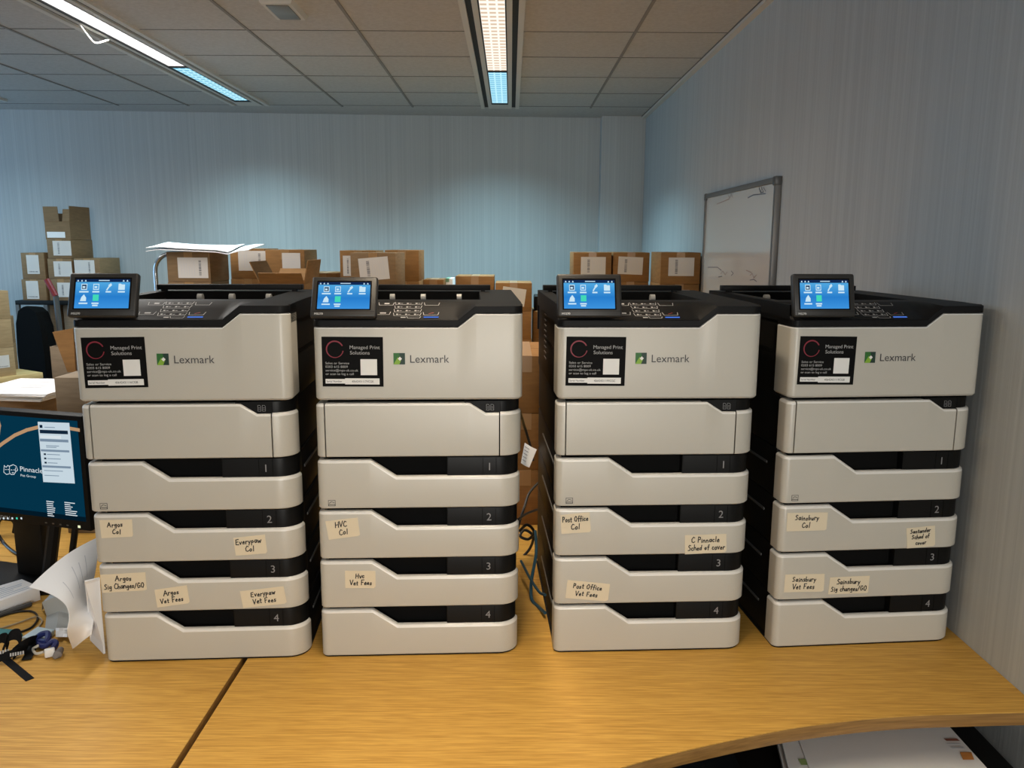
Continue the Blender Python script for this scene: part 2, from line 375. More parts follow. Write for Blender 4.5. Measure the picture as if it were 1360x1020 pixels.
# emergency light
c = at_z(377, 17, ZC-.02); t = thing('emergency_light', 'small white rectangular emergency light fixed to the ceiling tile', 'emergency light', (c.x, c.y, ZC))
b = MB(); vs = [(-.07, -.13, 0), (.07, -.13, 0), (.07, .13, 0), (-.07, .13, 0), (-.06, -.12, -.018), (.06, -.12, -.018), (.06, .12, -.018), (-.06, .12, -.018)]
b.add(vs, [(0, 1, 2, 3), (7, 6, 5, 4), (0, 4, 5, 1), (1, 5, 6, 2), (2, 6, 7, 3), (3, 7, 4, 0)], M_white); b.build('casing', t)
MB().box(-.045, .045, -.105, .105, -.022, -.016, mat('lens_grey', (.18, .18, .17), .35), .003).build('lens', t)

# ================================================================== WHITEBOARD on the right wall
wy1, wy0 = 4.29, 3.145; wz1 = 1.858; wz0 = .98
t = thing('whiteboard', 'whiteboard with grey frame and faint scribbles on the right wall', 'whiteboard', (XW, wy0, wz0))
MB().box(-.016, -.001, .018, wy1-wy0-.018, .018, wz1-wz0-.018, M_board).build('board_face', t)
b = MB(); L = wy1-wy0; H = wz1-wz0
for a in ((0, L, 0, .022), (0, L, H-.022, H), (0, .022, .022, H-.022), (L-.022, L, .022, H-.022)): b.box(-.024, 0, a[0], a[1], a[2], a[3], M_alu, .003)
for y in (0, L-.03):
    for z in (0, H-.03): b.box(-.027, 0, y-.002, y+.032, z-.002, z+.032, M_grip, .004)
b.build('frame', t)
b = MB()
Mx = Matrix(((0, 0, 1, -.0165), (-1, 0, 0, 0), (0, 1, 0, 0), (0, 0, 0, 1)))    # u -> -y, v -> z
def scr(pts, mt, w=.004): b.line(pts, w, mt, Mx)
M_m1 = mat('marker_grey', (.12, .12, .16), .5); M_m2 = mat('marker_faint', (.30, .22, .20), .5)
def wb(px, py): q = at_x(px, py, XW-.0165); return (-(q.y-wy0), q.z-wz0)
for pts in ([(993, 263), (1000, 259), (1017, 257)], [(1008, 250), (1010, 255), (1008, 248)], [(1011, 248), (1014, 255), (1010, 256), (1012, 249)], [(1014, 249), (1017, 254)]): scr([wb(*p) for p in pts], M_m1)
for pts in ([(952, 271), (962, 267), (969, 264)], [(967, 259), (969, 263), (971, 257), (973, 262)]): scr([wb(*p) for p in pts], M_m2)
for pts in ([(940, 355), (953, 355), (958, 359)], [(954, 368), (959, 367)], [(971, 360), (974, 363), (971, 366)], [(996, 372), (1001, 371), (1005, 374)]): scr([wb(*p) for p in pts], M_m1)
for pts in ([(957, 364), (960, 360), (963, 365), (966, 361)], [(996, 366), (999, 363), (1001, 369), (1005, 365)], [(991, 359), (998, 362)]): scr([wb(*p) for p in pts], M_m2)
b.build('marker_scribble', t)['label'] = 'faint marker scribbles'

# ================================================================== DESKS
ZD = .73
def desk(name, label, poly, legs, zt=ZD, th=.028, mt=M_wood, em=M_woodedge, group=None):
    cx = sum(p[0] for p in poly)/len(poly); cy = sum(p[1] for p in poly)/len(poly)
    t = thing(name, label, 'desk', (cx, cy, 0), 0, group)
    P = [(x-cx, y-cy) for x, y in poly]
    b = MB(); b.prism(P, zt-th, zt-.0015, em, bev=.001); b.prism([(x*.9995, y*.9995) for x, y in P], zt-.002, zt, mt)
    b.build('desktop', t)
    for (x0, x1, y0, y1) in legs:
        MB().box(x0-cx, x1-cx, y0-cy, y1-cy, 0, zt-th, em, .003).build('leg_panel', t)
    return t
curve = smooth_pts([(-.557, .98, 0), (-.25, 1.035, 0), (.0, 1.145, 0), (.212, 1.257, 0), (.442, 1.340, 0), (.594, 1.380, 0), (.745, 1.404, 0), (.893, 1.414, 0), (XW-.001, 1.420, 0)], 5)
desk('desk', 'oak desk with curved front edge carrying three printers beside the right wall', [(p.x, p.y) for p in curve]+[(XW-.001, 2.172), (-.557, 2.172)], [(-.54, -.515, 1.55, 2.1), (.96, .985, 1.72, 2.1)])
desk('desk', 'left oak desk under the monitor and the leftmost printer', [(-.569, .98), (-.569, 2.172), (-2.2, 2.172), (-2.2, .98)], [(-2.18, -2.155, 1.2, 2.1), (-.61, -.585, 1.55, 2.1)])
desk('desk', 'oak desk standing behind the row of printers', [(-2.2, 2.1735), (XW-.02, 2.1735), (XW-.02, 3.25), (-2.2, 3.25)], [(-2.18, -2.155, 2.3, 2.9), (.96, .985, 2.3, 2.9)])
desk('desk', 'long oak desk deep in the room under the stacked cardboard boxes', [(-1.57, 3.75), (XW-.02, 3.75), (XW-.02, 5.2), (-1.57, 5.2)], [(-1.55, -1.525, 3.9, 5.1), (.96, .985, 3.9, 5.1)])

# ================================================================== PRINTERS
PW = .42; TP = .1094; PD = .53; Z0 = .003
def front_path(x0, x1, rl, rr, back, xs, n=7):
    out = []
    if rl > 0:
        out.append((x0, back, -1, 0))
        for k in range(n+1):
            a = math.pi/2*k/n; out.append((x0+rl-rl*math.cos(a), rl-rl*math.sin(a), -math.cos(a), -math.sin(a)))
    else: out.append((x0, 0, 0, -1))
    for x in xs: out.append((x, 0, 0, -1))
    if rr > 0:
        for k in range(n+1):
            a = math.pi/2*k/n; out.append((x1-rr+rr*math.sin(a), rr-rr*math.cos(a), math.sin(a), -math.cos(a)))
        out.append((x1, back, 1, 0))
    else: out.append((x1, 0, 0, -1))
    return out
def panel(mb, path, zb, zt, mt, t=.012, ct=.0065, cb=.002, dy=0):
    n = len(path); vs = []; arcs = [(ct*(1-math.cos(R(a))), ct*(1-math.sin(R(a)))) for a in (0, 30, 60, 90)]
    m = 3+len(arcs)+1
    for x, y, nx, ny in path:
        a = zb(x) if callable(zb) else zb; c = zt(x) if callable(zt) else zt
        for (o, z) in [(t, a), (cb, a), (0, a+cb)]+[(o, c-d) for o, d in arcs]+[(t, c)]: vs.append((x-nx*o, y-ny*o+dy, z))
    fs = []
    for i in range(n-1):
        for k in range(m): fs.append((i*m+k, (i+1)*m+k, (i+1)*m+(k+1) % m, i*m+(k+1) % m))
    fs += [tuple(range(m)), tuple((n-1)*m+k for k in range(m-1, -1, -1))]
    if mt is not M_silver: return mb.add(vs, fs, mt)
    i1 = mb.m(M_silver); i2 = mb.m(M_litrim); k0 = len(mb.mi); mb.add(vs, fs, mt)
    for q in range((n-1)*m):          # polished upper rim; its paler colour paints the highlight from above
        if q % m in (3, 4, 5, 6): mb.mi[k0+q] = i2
    return mb
def step(x1, z1, x2, z2):
    def f(x):
        u = min(1, max(0, (x-x1)/(x2-x1))); return z1+(z2-z1)*u
    return f
def refine(x1, x2, *extra): return sorted([x1-.004, x1, (x1+x2)/2, x2, x2+.004]+list(extra))
FR = FACE
def fm(dx, dz, rot=0, y=-.0004): return Matrix.Translation((dx, y, dz)) @ FR @ Matrix.Rotation(R(rot), 4, 'Z')
M_screen = None
def screen_mats():
    m = bpy.data.materials.new('printer_screen'); m.use_nodes = True; nt = m.node_tree; N, L = nt.nodes, nt.links; N.clear()
    o = N.new('ShaderNodeOutputMaterial'); e = N.new('ShaderNodeEmission'); e.inputs[1].default_value = .95
    tc = N.new('ShaderNodeTexCoord'); sp = N.new('ShaderNodeSeparateXYZ'); cr = N.new('ShaderNodeValToRGB')
    cr.color_ramp.elements[0].color = (*srgb(62, 150, 226), 1); cr.color_ramp.elements[1].color = (*srgb(88, 178, 232), 1)
    el = cr.color_ramp.elements.new(.4); el.color = (*srgb(40, 128, 208), 1)
    L.new(tc.outputs['Generated'], sp.inputs[0]); L.new(sp.outputs[1], cr.inputs[0]); L.new(cr.outputs[0], e.inputs[0]); L.new(e.outputs[0], o.inputs[0])
    return m
M_screen = screen_mats()
M_sbar = emis('screen_bar', srgb(20, 45, 90), .8); M_swhite = emis('screen_white', srgb(205, 235, 250), .95); M_sgreen = emis('screen_green', srgb(70, 225, 190), .9); M_sdark = emis('screen_dark', srgb(35, 70, 110), .8)
M_blueled = emis('blue_led', srgb(90, 140, 250), .9)

def make_printer(label, A, yaw, stickers, serial, lab_rot, tilt, skew=0):
    root = thing('printer', label, 'printer', (A[0], A[1], ZD), yaw, 'four stacked office printers in a row on the desks')
    cy, sy = math.cos(yaw), math.sin(yaw)
    def loc(px, py):
        d = ray(px, py); o = Vector((A[0], A[1], ZD)); n = Vector((-sy, cy, 0))
        q = EYE+d*((o-EYE).dot(n)/d.dot(n))-o
        return q.x*cy+q.y*sy, q.z
    # base
    b = MB(); panel(b, front_path(.002, PW-.002, .014, .042, PD-.02, []), 0.0, Z0+.001, M_blackm, .05, .0005, .0005, .002); b.box(.012, PW-.012, .05, PD-.02, .0, Z0+.001, M_blackm); b.build('base', root)
    x1, x2 = PW*.262, PW*.385
    for i in range(4):                                            # i=0 topmost tray (1)
        zb = Z0+TP*(3-i); zf = zb+.1030; zl = zb+.0675
        b = MB(); b.box(.006, PW-.006, .055, PD, zb-.002, zb+TP-.003, M_blackm, .004)
        b.box(.02, PW-.02, .03, .06, zb, zb+TP-.004, M_deep)
        th = b.build('tray_housing', root); th.location.x = skew*(3-i)
        for gx in (.0035, PW-.0062): MB().box(gx, gx+.0027, .10, .38, zb+.062, zb+.068, M_grip, .001).build('side_grip', th)
        b = MB(); panel(b, front_path(0, PW, .014, .042, .044, refine(x1, x2, .02, PW-.05)), zb, step(x1, zf, x2, zl), M_silver, .012)
        tr = b.build('paper_tray', root); tr.location.x = skew*(3-i)
        # black plate above the low part of the tray front
        b = MB(); xp = PW*.64
        panel(b, front_path(xp, PW-.004, 0, .040, .060, [PW-.05]), zl-.004, zf+.0035, M_plate, .012, .0008, .0008, .0065)
        for xx in (PW*.812, PW*.878): b.box(xx-.0005, xx+.0005, .0058, .0066, zl, zf+.003, M_deep)
        b.text(str(i+1), PW*.845, zl+.0105, .0160, M_num, fm(0, 0, y=.0060), align='C')
        pl = b.build('number_plate', tr); pl['label'] = 'glossy black plate with a grey number'
        b = MB(); b.box(x1-.01, xp, .028, .034, zl-.02, zf+.003, M_deep); b.box(xp-.002, xp, .0068, .034, zl-.004, zf+.003, M_plate); b.build('handle_recess', tr)
        if i == 0:
            b = MB(); q = fm(.0285, zb+.012)
            b.rect(-.0075, .0075, -.0065, .0065, M_logo, q); b.rect(-.0065, .0065, -.0022, .0056, M_silver, q, .0002)
            b.line([(-.005, 0), (-.001, .003), (.005, .0012)], .0012, M_logo, q, .0004); b.rect(-.006, .006, -.0052, -.0036, M_silver, q, .0002)
            b.build('energy_mark', tr)['label'] = 'small printed energy mark'
        for (ti, px, py, w, h, rot, lines) in stickers:
            if ti != i+1: continue
            lx, lz = loc(px, py); lx -= skew*(3-i); k = (loc(px+w/2, py)[0]-loc(px-w/2, py)[0])/w
            sw, sh = w*k/2, h*k/2*1.02
            b = MB(); q = fm(lx, lz, rot, -.0003)
            j = lambda: random.uniform(-.0012, .0012)
            pts = [(-sw+j(), -sh+j()), (sw*.9, -sh+j()), (sw+j(), -sh+.003), (sw+j(), sh+j()), (-sw+j(), sh+j())]
            b.prism(pts, 0, .0005, M_stick, q)
            n = len(lines); lh = sh*2/(n+.45)
            for li, s in enumerate(lines):
                handwrite(b, s, random.uniform(-.003, .001)+(0 if li == 0 else .001), sh-lh*(li+.98), lh*.68, M_ink, q, .0008, sw*1.8, .0019)
            st = b.build('sticker', tr, smooth=False); st['label'] = 'cream handwritten sticker'
    # feeder door section
    z0 = Z0+TP*4+.0005; z1 = z0+.1115; zl = z0+.0905
    b = MB(); b.box(.006, PW-.006, .055, PD, z0-.002, z1+.004, M_blackm, .004); b.box(.02, PW-.02, .03, .06, z0, z1, M_deep)
    b.box(PW*.72, PW-.045, .006, .03, zl-.01, z1+.003, M_plate); b.build('feeder_housing', root)
    b = MB(); panel(b, front_path(0, PW*.041, .014, 0, .044, []), z0, z1, M_silver, .02); b.build('side_strip', root)
    b = MB(); a1, a2 = PW*.745, PW*.823
    panel(b, front_path(PW*.0475, PW*.888, 0, 0, .06, refine(a1, a2)), z0, step(a1, z1, a2, zl), M_silver, .02, .0045); b.build('feeder_door', root)
    b = MB(); panel(b, front_path(PW*.8945, PW, 0, .042, .044, [PW-.043]), z0, zl+.002, M_silver, .02); b.build('side_strip', root)
    b = MB(); panel(b, front_path(PW*.78, PW-.004, 0, .040, .06, [PW-.046]), zl-.003, z1+.004, M_plate, .012, .0008, .0008, .0065)
    q = fm(PW*.845, (zl+z1)/2+.001, y=.0048)
    b.rect(PW*.895-PW*.845-.0004, PW*.895-PW*.845+.0004, -.009, .012, M_deep, q)
    for ox in (-.0045, .0045):
        b.line([(ox-.003, -.006), (ox-.003, .006), (ox+.001, .006), (ox+.003, .004), (ox+.003, -.006), (ox-.003, -.006)], .0007, M_num, q)
        b.line([(ox-.0015, .001), (ox+.0015, .001)], .0007, M_num, q); b.line([(ox-.0015, -.002), (ox+.0015, -.002)], .0007, M_num, q)
    b.build('icon_plate', root)
    # engine body
    zc0 = z1+.0075
    b = MB(); b.box(.004, PW-.004, .05, PD, z1, .655, M_blackm, .004); b.box(.004, .02, .05, PD, .64, .74, M_blackm); b.box(PW-.02, PW-.004, .05, PD, .64, .74, M_blackm)
    b.build('engine_housing', root)
    b = MB()
    for k in range(9):
        zz = .60+k*.013
        for xx in (.0025, PW-.0045): b.box(xx, xx+.002, .30, .35, zz, zz+.003, M_grip)
    for xx in (.0026, PW-.0044): b.box(xx, xx+.0018, .06, .50, .722, .7235, M_grip)
    b.build('side_vents', root)
    # front cover
    c1, c2 = PW*.688, PW*.772
    ztop = step(c1, .7075, c2, .7350)
    b = MB(); panel(b, front_path(0, PW, .014, .020, .075, refine(c1, c2, .02, PW-.03)), zc0, lambda x: ztop(x), M_silver, .02, .0025, .004)
    fc = b.build('front_cover', root)
    # maker's mark
    b = MB(); q = fm(.1590, .6330, y=-.0005); s = .0232
    b.rect(0, s, 0, s, M_g1, q); b.poly([(0, s, .0001), (0, 0, .0001), (s*.62, s*.5, .0001), (s*.5, s, .0001)][::1], M_g2, q); b.poly([(0, 0, .0002), (s*.5, 0, .0002), (s*.72, s*.5, .0002), (s*.36, s*.62, .0002)], M_g3, q)
    b.poly([(s*.38, s*.5, .0004), (s*.56, s*.32, .0004), (s*.74, s*.5, .0004), (s*.56, s*.68, .0004)], M_lwhite, q)
    b.text('Lexmark', .0335, .0035, .0158, M_logo, q, .0003, width=.0785); b.build('maker_mark', fc, smooth=False)['label'] = 'green square emblem and dark lettering'
    # service label
    lw, lh = .122, .101
    b = MB(); q = Matrix.Translation((.0775, -.0006, .6385)) @ FR @ Matrix.Rotation(R(lab_rot), 4, 'Z') @ Matrix.Translation((-lw/2, -lh/2, 0))
    b.rect(0, lw, 0, lh, M_label, q)
    cx, cyy, r = .026, .0755, .0165
    n = 40; prev = None
    for k in range(n+1):
        a = R(25)+R(325)*k/n; wdt = .0012+.0016*abs(math.sin(a*.5+.6))
        o1 = (cx+math.cos(a)*(r+wdt/2), cyy+math.sin(a)*(r+wdt/2), .0002); o2 = (cx+math.cos(a)*(r-wdt/2), cyy+math.sin(a)*(r-wdt/2), .0002)
        if prev: b.quad(prev[0], o1, o2, prev[1], M_red, q)
        prev = (o1, o2)
    b.text('Managed Print', .0555, .0765, .0072, M_ltext, q, .0002, width=.060); b.text('Solutions', .0560, .0655, .0072, M_ltext, q, .0002, width=.039)
    for k, (s, wd) in enumerate((('Sales or Service', .0475), ('0203 615 8009', .0445), ('service@mps-uk.co.uk', .0650), ('or scan to log a call', .0560))):
        b.text(s, .0065, .0455-k*.0073, .0046, M_ltext, q, .0002, width=wd)
    b.rect(.0765, .1095, .0235, .0560, M_lwhite, q, .0002)
    b.rect(.006, .048, .0062, .0155, M_lwhite, q, .0002); b.rect(.045, .114, .0045, .0170, M_lwhite, q, .0003)
    b.text('Serial Number', .008, .0088, .0040, M_ink, q, .0004, width=.031); b.text(serial, .0585, .0085, .0044, M_ink, q, .0005, width=.044)
    b.build('service_label', fc, smooth=False)['label'] = 'black service label with red ring and white lettering'
    # top cover: fascia band + height field with output bin
    f0 = step(c1, .7090, c2, .7365); f1 = step(c1, .7225, c2, .7510)
    b = MB(); panel(b, front_path(0, PW, .014, .020, .075, refine(c1, c2, .02, PW-.03)), lambda x: f0(x), lambda x: f1(x), M_black, .02, .0012, .001)
    cx0, cx1, cy0, cy1 = .03, .335, .15, .44
    xs = sorted({.0, .004, .014, cx0-.001, cx0+.001, .1, .2, c1-.01, c1, (c1+c2)/2, c2, c2+.008, cx1-.001, cx1+.001, PW-.02, PW-.004, PW})
    ys = sorted({.0015, .02, .05, .085, .11, cy0-.001, cy0+.001, .2, .3, cy1-.002, cy1, .48, PD})
    def Hh(x, y):
        z = f1(x)+(.7535-f1(x))*min(1, y/.085)
        if cx0 < x < cx1 and cy0 < y < cy1: z = .735-.068*(y-cy0)/(cy1-cy0)
        return z
    def edge(x, y):   # follow the rounded front corners
        if y < .02 and x < .014: return x, max(y, .014-math.sqrt(max(0, .014**2-(.014-x)**2)))
        if y < .025 and x > PW-.02: return x, max(y, .02-math.sqrt(max(0, .02**2-(x-PW+.02)**2)))
        return x, y
    nx = len(xs); vs = []
    for y in ys:
        for x in xs: ex, ey = edge(x, y); vs.append((ex, ey, Hh(x, y)))
    fs = [(j*nx+i, j*nx+i+1, (j+1)*nx+i+1, (j+1)*nx+i) for j in range(len(ys)-1) for i in range(nx-1)]
    inb = lambda f: all(cx0 < (vs[i][0]) < cx1 and cy0 < vs[i][1] <= cy1 for i in f)
    b.add(vs, [f for f in fs if not inb(f)], M_black); b.add(vs, [f for f in fs if inb(f)], M_deep)  # bin faces take a deeper black, the shade inside put into the colour
    for xx, sgn in ((0, 1), (PW, -1)):       # side skirts
        b.box(min(xx, xx+sgn*.004), max(xx, xx+sgn*.004), .02, PD, .715, .7525, M_black)
    b.box(0, PW, PD-.006, PD, .65, .7535, M_black); b.box(.004, PW-.004, .05, .10, .64, .70, M_black)
    b.box(.008, .364, cy1+.002, cy1+.032, .757, .7700, M_black, .0015); b.box(.02, .03, cy1, cy1+.02, .74, .758, M_black); b.box(.34, .35, cy1, cy1+.02, .74, .758, M_black)
    tc_ = b.build('top_cover', root, ang=25)
    for rx in (.118, .195, .285):
        bb = MB(); bb.tube([(rx-.006, cy1-.012, .738), (rx+.006, cy1-.012, .738)], .0105, M_roller, 14); bb.build('exit_roller', tc_)
    # keypad print on the sloping panel
    b = MB(); sl = math.atan2(.0310, .083)
    q = Matrix.Translation((0, .001, .7232)) @ Matrix.Rotation(sl, 4, 'X')
    def U(x, y): return (x, y)
    lw_ = .0011
    def cup(x0, x1, y0, hgt=.010): b.line([(x0, y0+hgt), (x0+.002, y0), (x1-.002, y0), (x1, y0+hgt)], lw_, M_key, q, .0009)
    kx = .158
    for k, y in enumerate((.021, .043, .065, .087)):
        cup(kx, kx+.056, y*.8, .013)
        for j in range(3): b.rect(kx+.006+j*.018, kx+.010+j*.018, y*.8+.004, y*.8+.009, M_key, q, .0009); b.rect(kx+.0115+j*.018, kx+.016+j*.018, y*.8+.005, y*.8+.0075, M_num, q, .0009)
    for x0, y in ((kx-.038, .022), (kx+.060, .020), (kx-.034, .067), (kx+.060, .067)): cup(x0, x0+.032, y, .013)
    b.rect(kx-.027, kx-.015, .027, .032, M_key, q, .0009); b.rect(kx-.022, kx-.012, .072, .078, M_key, q, .0009)
    b.line([(kx+.072, .026), (kx+.081, .031)], .002, mat('key_red', (.25, .02, .02), .5), q, .0009)
    b.rect(kx+.062, kx+.092, .008, .0125, M_blueled, q, .0009); b.rect(kx+.016, kx+.026, .007, .011, M_key, q, .0009); cup(kx+.028, kx+.056, .006, .007)
    b.build('keypad', root, smooth=False)
    for ch in root.children:
        if ch.name.split('.')[0] in ('feeder_housing', 'side_strip', 'feeder_door', 'icon_plate'): ch.location.x = skew*4
        if ch.name.split('.')[0] in ('engine_housing', 'side_vents', 'front_cover', 'top_cover', 'keypad'): ch.location.x = skew*5
    # touch display, tilted back
    b = MB(); dw, dl = .131, .089
    q = Matrix.Translation((-.003, -.0105, .7305)) @ Matrix.Rotation(R(90-tilt), 4, 'X')
    b.box(0, dw, 0, dl, -.016, 0, M_bezel, .0045, q, 3)
    sx0, sx1, sy0, sy1 = .0135, dw-.0145, .0165, dl-.0135
    b.rect(sx0-.003, sx1+.003, sy0-.0025, sy1+.0035, M_deep, q, .0003)
    b.box(.004, dw-.004, .0112, .0116, -.001, .0002, M_deep, 0, q)
    b.text('M5270', .009, .0042, .0040, M_lwhite, q, .0004, width=.0165)
    b.box(.02, dw-.02, .0, .03, -.045, -.015, M_black, .003, q)
    d = b.build('display', root); d.location.x = skew*5
    b = MB(); b.rect(sx0, sx1, sy0, sy1-.0060, M_screen, q, .0006); b.rect(sx0, sx1, sy1-.0060, sy1, M_sbar, q, .0006)
    sw_ = sx1-sx0; u = lambda f: sx0+sw_*f
    for f in (.04, .11, .18, .88, .95): b.poly([(u(f)-.002, sy1-.0048, .0009), (u(f)+.002, sy1-.0048, .0009), (u(f), sy1-.0012, .0009)], M_swhite, q)
    b.rect(u(.42), u(.62), sy1-.0036, sy1-.0020, M_swhite, q, .0009)
    hgt = sy1-.006-sy0; vv = lambda f: sy0+hgt*f
    for f in (.16, .38):
        b.rect(u(f)-.0056, u(f)+.0056, vv(.70), vv(.93), M_swhite, q, .0008); b.rect(u(f)-.0043, u(f)+.0043, vv(.735), vv(.90), M_sdark if f < .2 else M_screen, q, .0009)
        b.rect(u(f)-.003, u(f)+.002, vv(.77), vv(.84), M_swhite, q, .001)
    b.line([(u(.58), vv(.70)), (u(.63), vv(.87))], .0026, M_swhite, q, .0008); b.poly([(u(.60), vv(.88), .0008), (u(.63), vv(.80), .0008), (u(.67), vv(.88), .0008), (u(.65), vv(.96), .0008)], M_swhite, q)
    b.poly([(u(.79), vv(.70), .0008), (u(.91), vv(.70), .0008), (u(.91), vv(.91), .0008), (u(.85), vv(.91), .0008), (u(.835), vv(.94), .0008), (u(.79), vv(.94), .0008)], M_swhite, q)
    b.poly([(u(.10), vv(.27), .0008), (u(.21), vv(.27), .0008), (u(.21), vv(.40), .0008), (u(.165), vv(.53), .0008), (u(.12), vv(.42), .0008)], M_swhite, q)
    b.rect(u(.33), u(.44), vv(.28), vv(.52), M_sgreen, q, .0008)
    for f, y, wv in ((.16, .60, .085), (.38, .60, .065), (.61, .60, .05), (.85, .60, .065), (.16, .16, .08), (.38, .16, .065), (.38, .08, .05)):
        b.rect(u(f-wv), u(f+wv), vv(y), vv(y+.055), M_swhite, q, .0008)
    b.build('screen', d, smooth=False)['label'] = 'lit blue touch screen with white icons'
    return root

SC = .875/.80
def AB(a, b): return (a[0]*SC, a[1]*SC), math.atan2(b[1]-a[1], b[0]-a[0])
A1, r1 = AB((-.777, 1.453), (-.394, 1.477)); A2, r2 = AB((-.368, 1.477), (.018, 1.495)); A3, r3 = AB((.085, 1.498), (.466, 1.516)); A4, r4 = AB((.518, 1.520), (.905, 1.558))
A1 = (A1[0]+.002, A1[1]); A2 = (A2[0]+.003, A2[1]); A3 = (A3[0]+.004, A3[1]); A4 = (A4[0]+.013, A4[1]); r4 -= R(.5)
make_printer('leftmost grey and black laser printer on four trays, its paper trays bearing five cream stickers', A1, r1, [
    (2, 155.3, 701.8, 42.6, 24.7, 1, ['Argos', 'CoI']), (2, 332.5, 724, 42, 26, 5, ['Everypaw', 'CoI']),
    (3, 164.4, 773.7, 60, 26, 2, ['Argos', 'Sig Changes/GO']), (3, 228.7, 792, 43, 25, 7, ['Argos', 'Vet Fees']), (3, 350, 793, 59, 25, 6, ['Everypaw', 'Vet Fees'])], '40642431116CGB', .6, 20, -.0023)
make_printer('second laser printer from the left, with only two stickers on its trays', A2, r2, [
    (2, 455.1, 702, 42, 26, 6, ['HVC', 'CoI']), (3, 478.5, 769.7, 39.5, 23.6, 0, ['Hvc', 'Vet Fees'])], '40642431117VCGK', -.4, 30, .0011)
make_printer('third laser printer from the left, with three stickers, beside the gap full of cables', A3, r3, [
    (2, 764.8, 695, 39, 26, 4, ['Post Office', 'CoI']), (2, 937, 722.5, 55, 25, 2, ['C Pinnacle', 'Sched of cover']), (3, 780.4, 784.5, 56, 24, -6, ['Post Office', 'Vet Fees'])], '40642431119VCGC', -.5, 18)
make_printer('rightmost laser printer, standing next to the right wall', A4, r4, [
    (2, 1071.6, 693, 53.5, 23.5, -1, ['Sainsbury', 'CoI']), (2, 1222.8, 713, 37, 26.5, 4, ['Santander', 'Sched of', 'cover']),
    (3, 1068.2, 774.5, 53, 23.5, -1, ['Sainsbury', 'Vet Fees']), (3, 1127.6, 777.4, 53, 23, 0, ['Sainsbury', 'Sig changes/GO'])], '40642431119CGB', -.8, 13)

# ================================================================== CARDBOARD BOXES
def carton(label, cx, yf, z0, w, d, h, m=None, yaw=0, lab=None, group=None, tape=True):
    """closed box: cx = centre, yf = front face distance; lab = (u, v, w, h, upright) label on the front"""
    m = m or M_card
    b = MB(); b.box(-w/2, w/2, 0, d, 0, h, m, .0025)
    b.box(-w/2+.004, w/2-.004, d/2-.0008, d/2+.0008, h-.0005, h+.0004, M_deep)
    o = b.build('cardboard_box', loc=(cx, yf, z0), rotz=yaw); tag(o, label, 'box', group)
    if tape:
        b = MB(); b.box(-.022, .022, -.0008, d+.0008, h-.0002, h+.0006, M_tape); b.box(-.022, .022, -.0009, -.0001, h-.05, h, M_tape); b.build('tape', o)
    if lab:
        u, v, lw, lh, up, rot = lab
        q = Matrix.Translation((u*w, -.0014, v*h)) @ FACE @ Matrix.Rotation(R(rot), 4, 'Z')
        b = MB(); b.prism([(-lw/2, -lh/2), (lw/2, -lh/2), (lw/2, lh/2), (-lw/2, lh/2)], -.0004, .0004, M_blabel, q)
        def bar(x0, x1, y0, y1, mm=M_bprint): b.rect(-lw/2+lw*x0, -lw/2+lw*x1, -lh/2+lh*y0, -lh/2+lh*y1, mm, q, .0008)
        if up == 'v':   # barcode column at the left
            for k in range(14): bar(.26, .36, .12+k*.055, .12+k*.055+random.choice((.02, .03, .04)))
            for k in range(6): bar(.45+k*.075, .46+k*.075, .2, random.uniform(.55, .85), M_print)
        elif up == 'r':
            for k in range(14): bar(.70, .78, .12+k*.055, .12+k*.055+random.choice((.02, .03, .04)))
            for k in range(6): bar(.12+k*.085, .13+k*.085, .15, random.uniform(.5, .85), M_print)
        else:
            for k in range(16): bar(.12+k*.048, .12+k*.048+random.choice((.018, .03, .036)), .09, .15)
            for k in range(7): bar(.12, random.uniform(.5, .85), .28+k*.09, .29+k*.09, M_print)
        b.build('shipping_label', o, smooth=False)
    return o
HID = 'plain cardboard box lower in a stack on the far desk, hidden behind the printers'
def column(px0, px1, Y, ptop, n, labels, m=None, yaw=0, d=.29, labs=(), base=ZD, w=None, tape=True):
    """a stack: top of topmost box seen at pixel row ptop"""
    a = at_y(px0, ptop, Y); c = at_y(px1, ptop, Y); zt = a.z; W_ = w or (c.x-a.x); h = (zt-base)/n
    cx = (a.x+c.x)/2
    for k in range(n):        # k = 0 topmost
        lb = labels[k] if k < len(labels) else HID; la = labs[k] if k < len(labs) else None
        carton(lb, cx+(0 if k == 0 else random.uniform(-.003, .003)), Y, zt-h*(k+1)+.0003*0, W_, d, h-.0006, m, yaw, la, 'hidden stacked boxes' if lb == HID else None, tape)
    return cx, zt, h
# left group, behind the leftmost printer
column(220.5, 278, 4.25, 334.5, 9, ['brown box with white barcode label under the loose white sheets'], M_card2, 0, .28, [(.10, .48, .155, .105, 'r', 0)], base=.16)
column(305, 351, 4.60, 330, 5, ['shaded brown box between the sheet-covered box and the upright-label box'], M_card, 0, .28, [(.15, .60, .16, .11, 'r', 0)])
column(352, 404, 4.30, 331.5, 5, ['brown box with an upright white label, behind the open flapped box'], M_card, 0, .28, [(.16, .52, .095, .128, 'h', 0)])
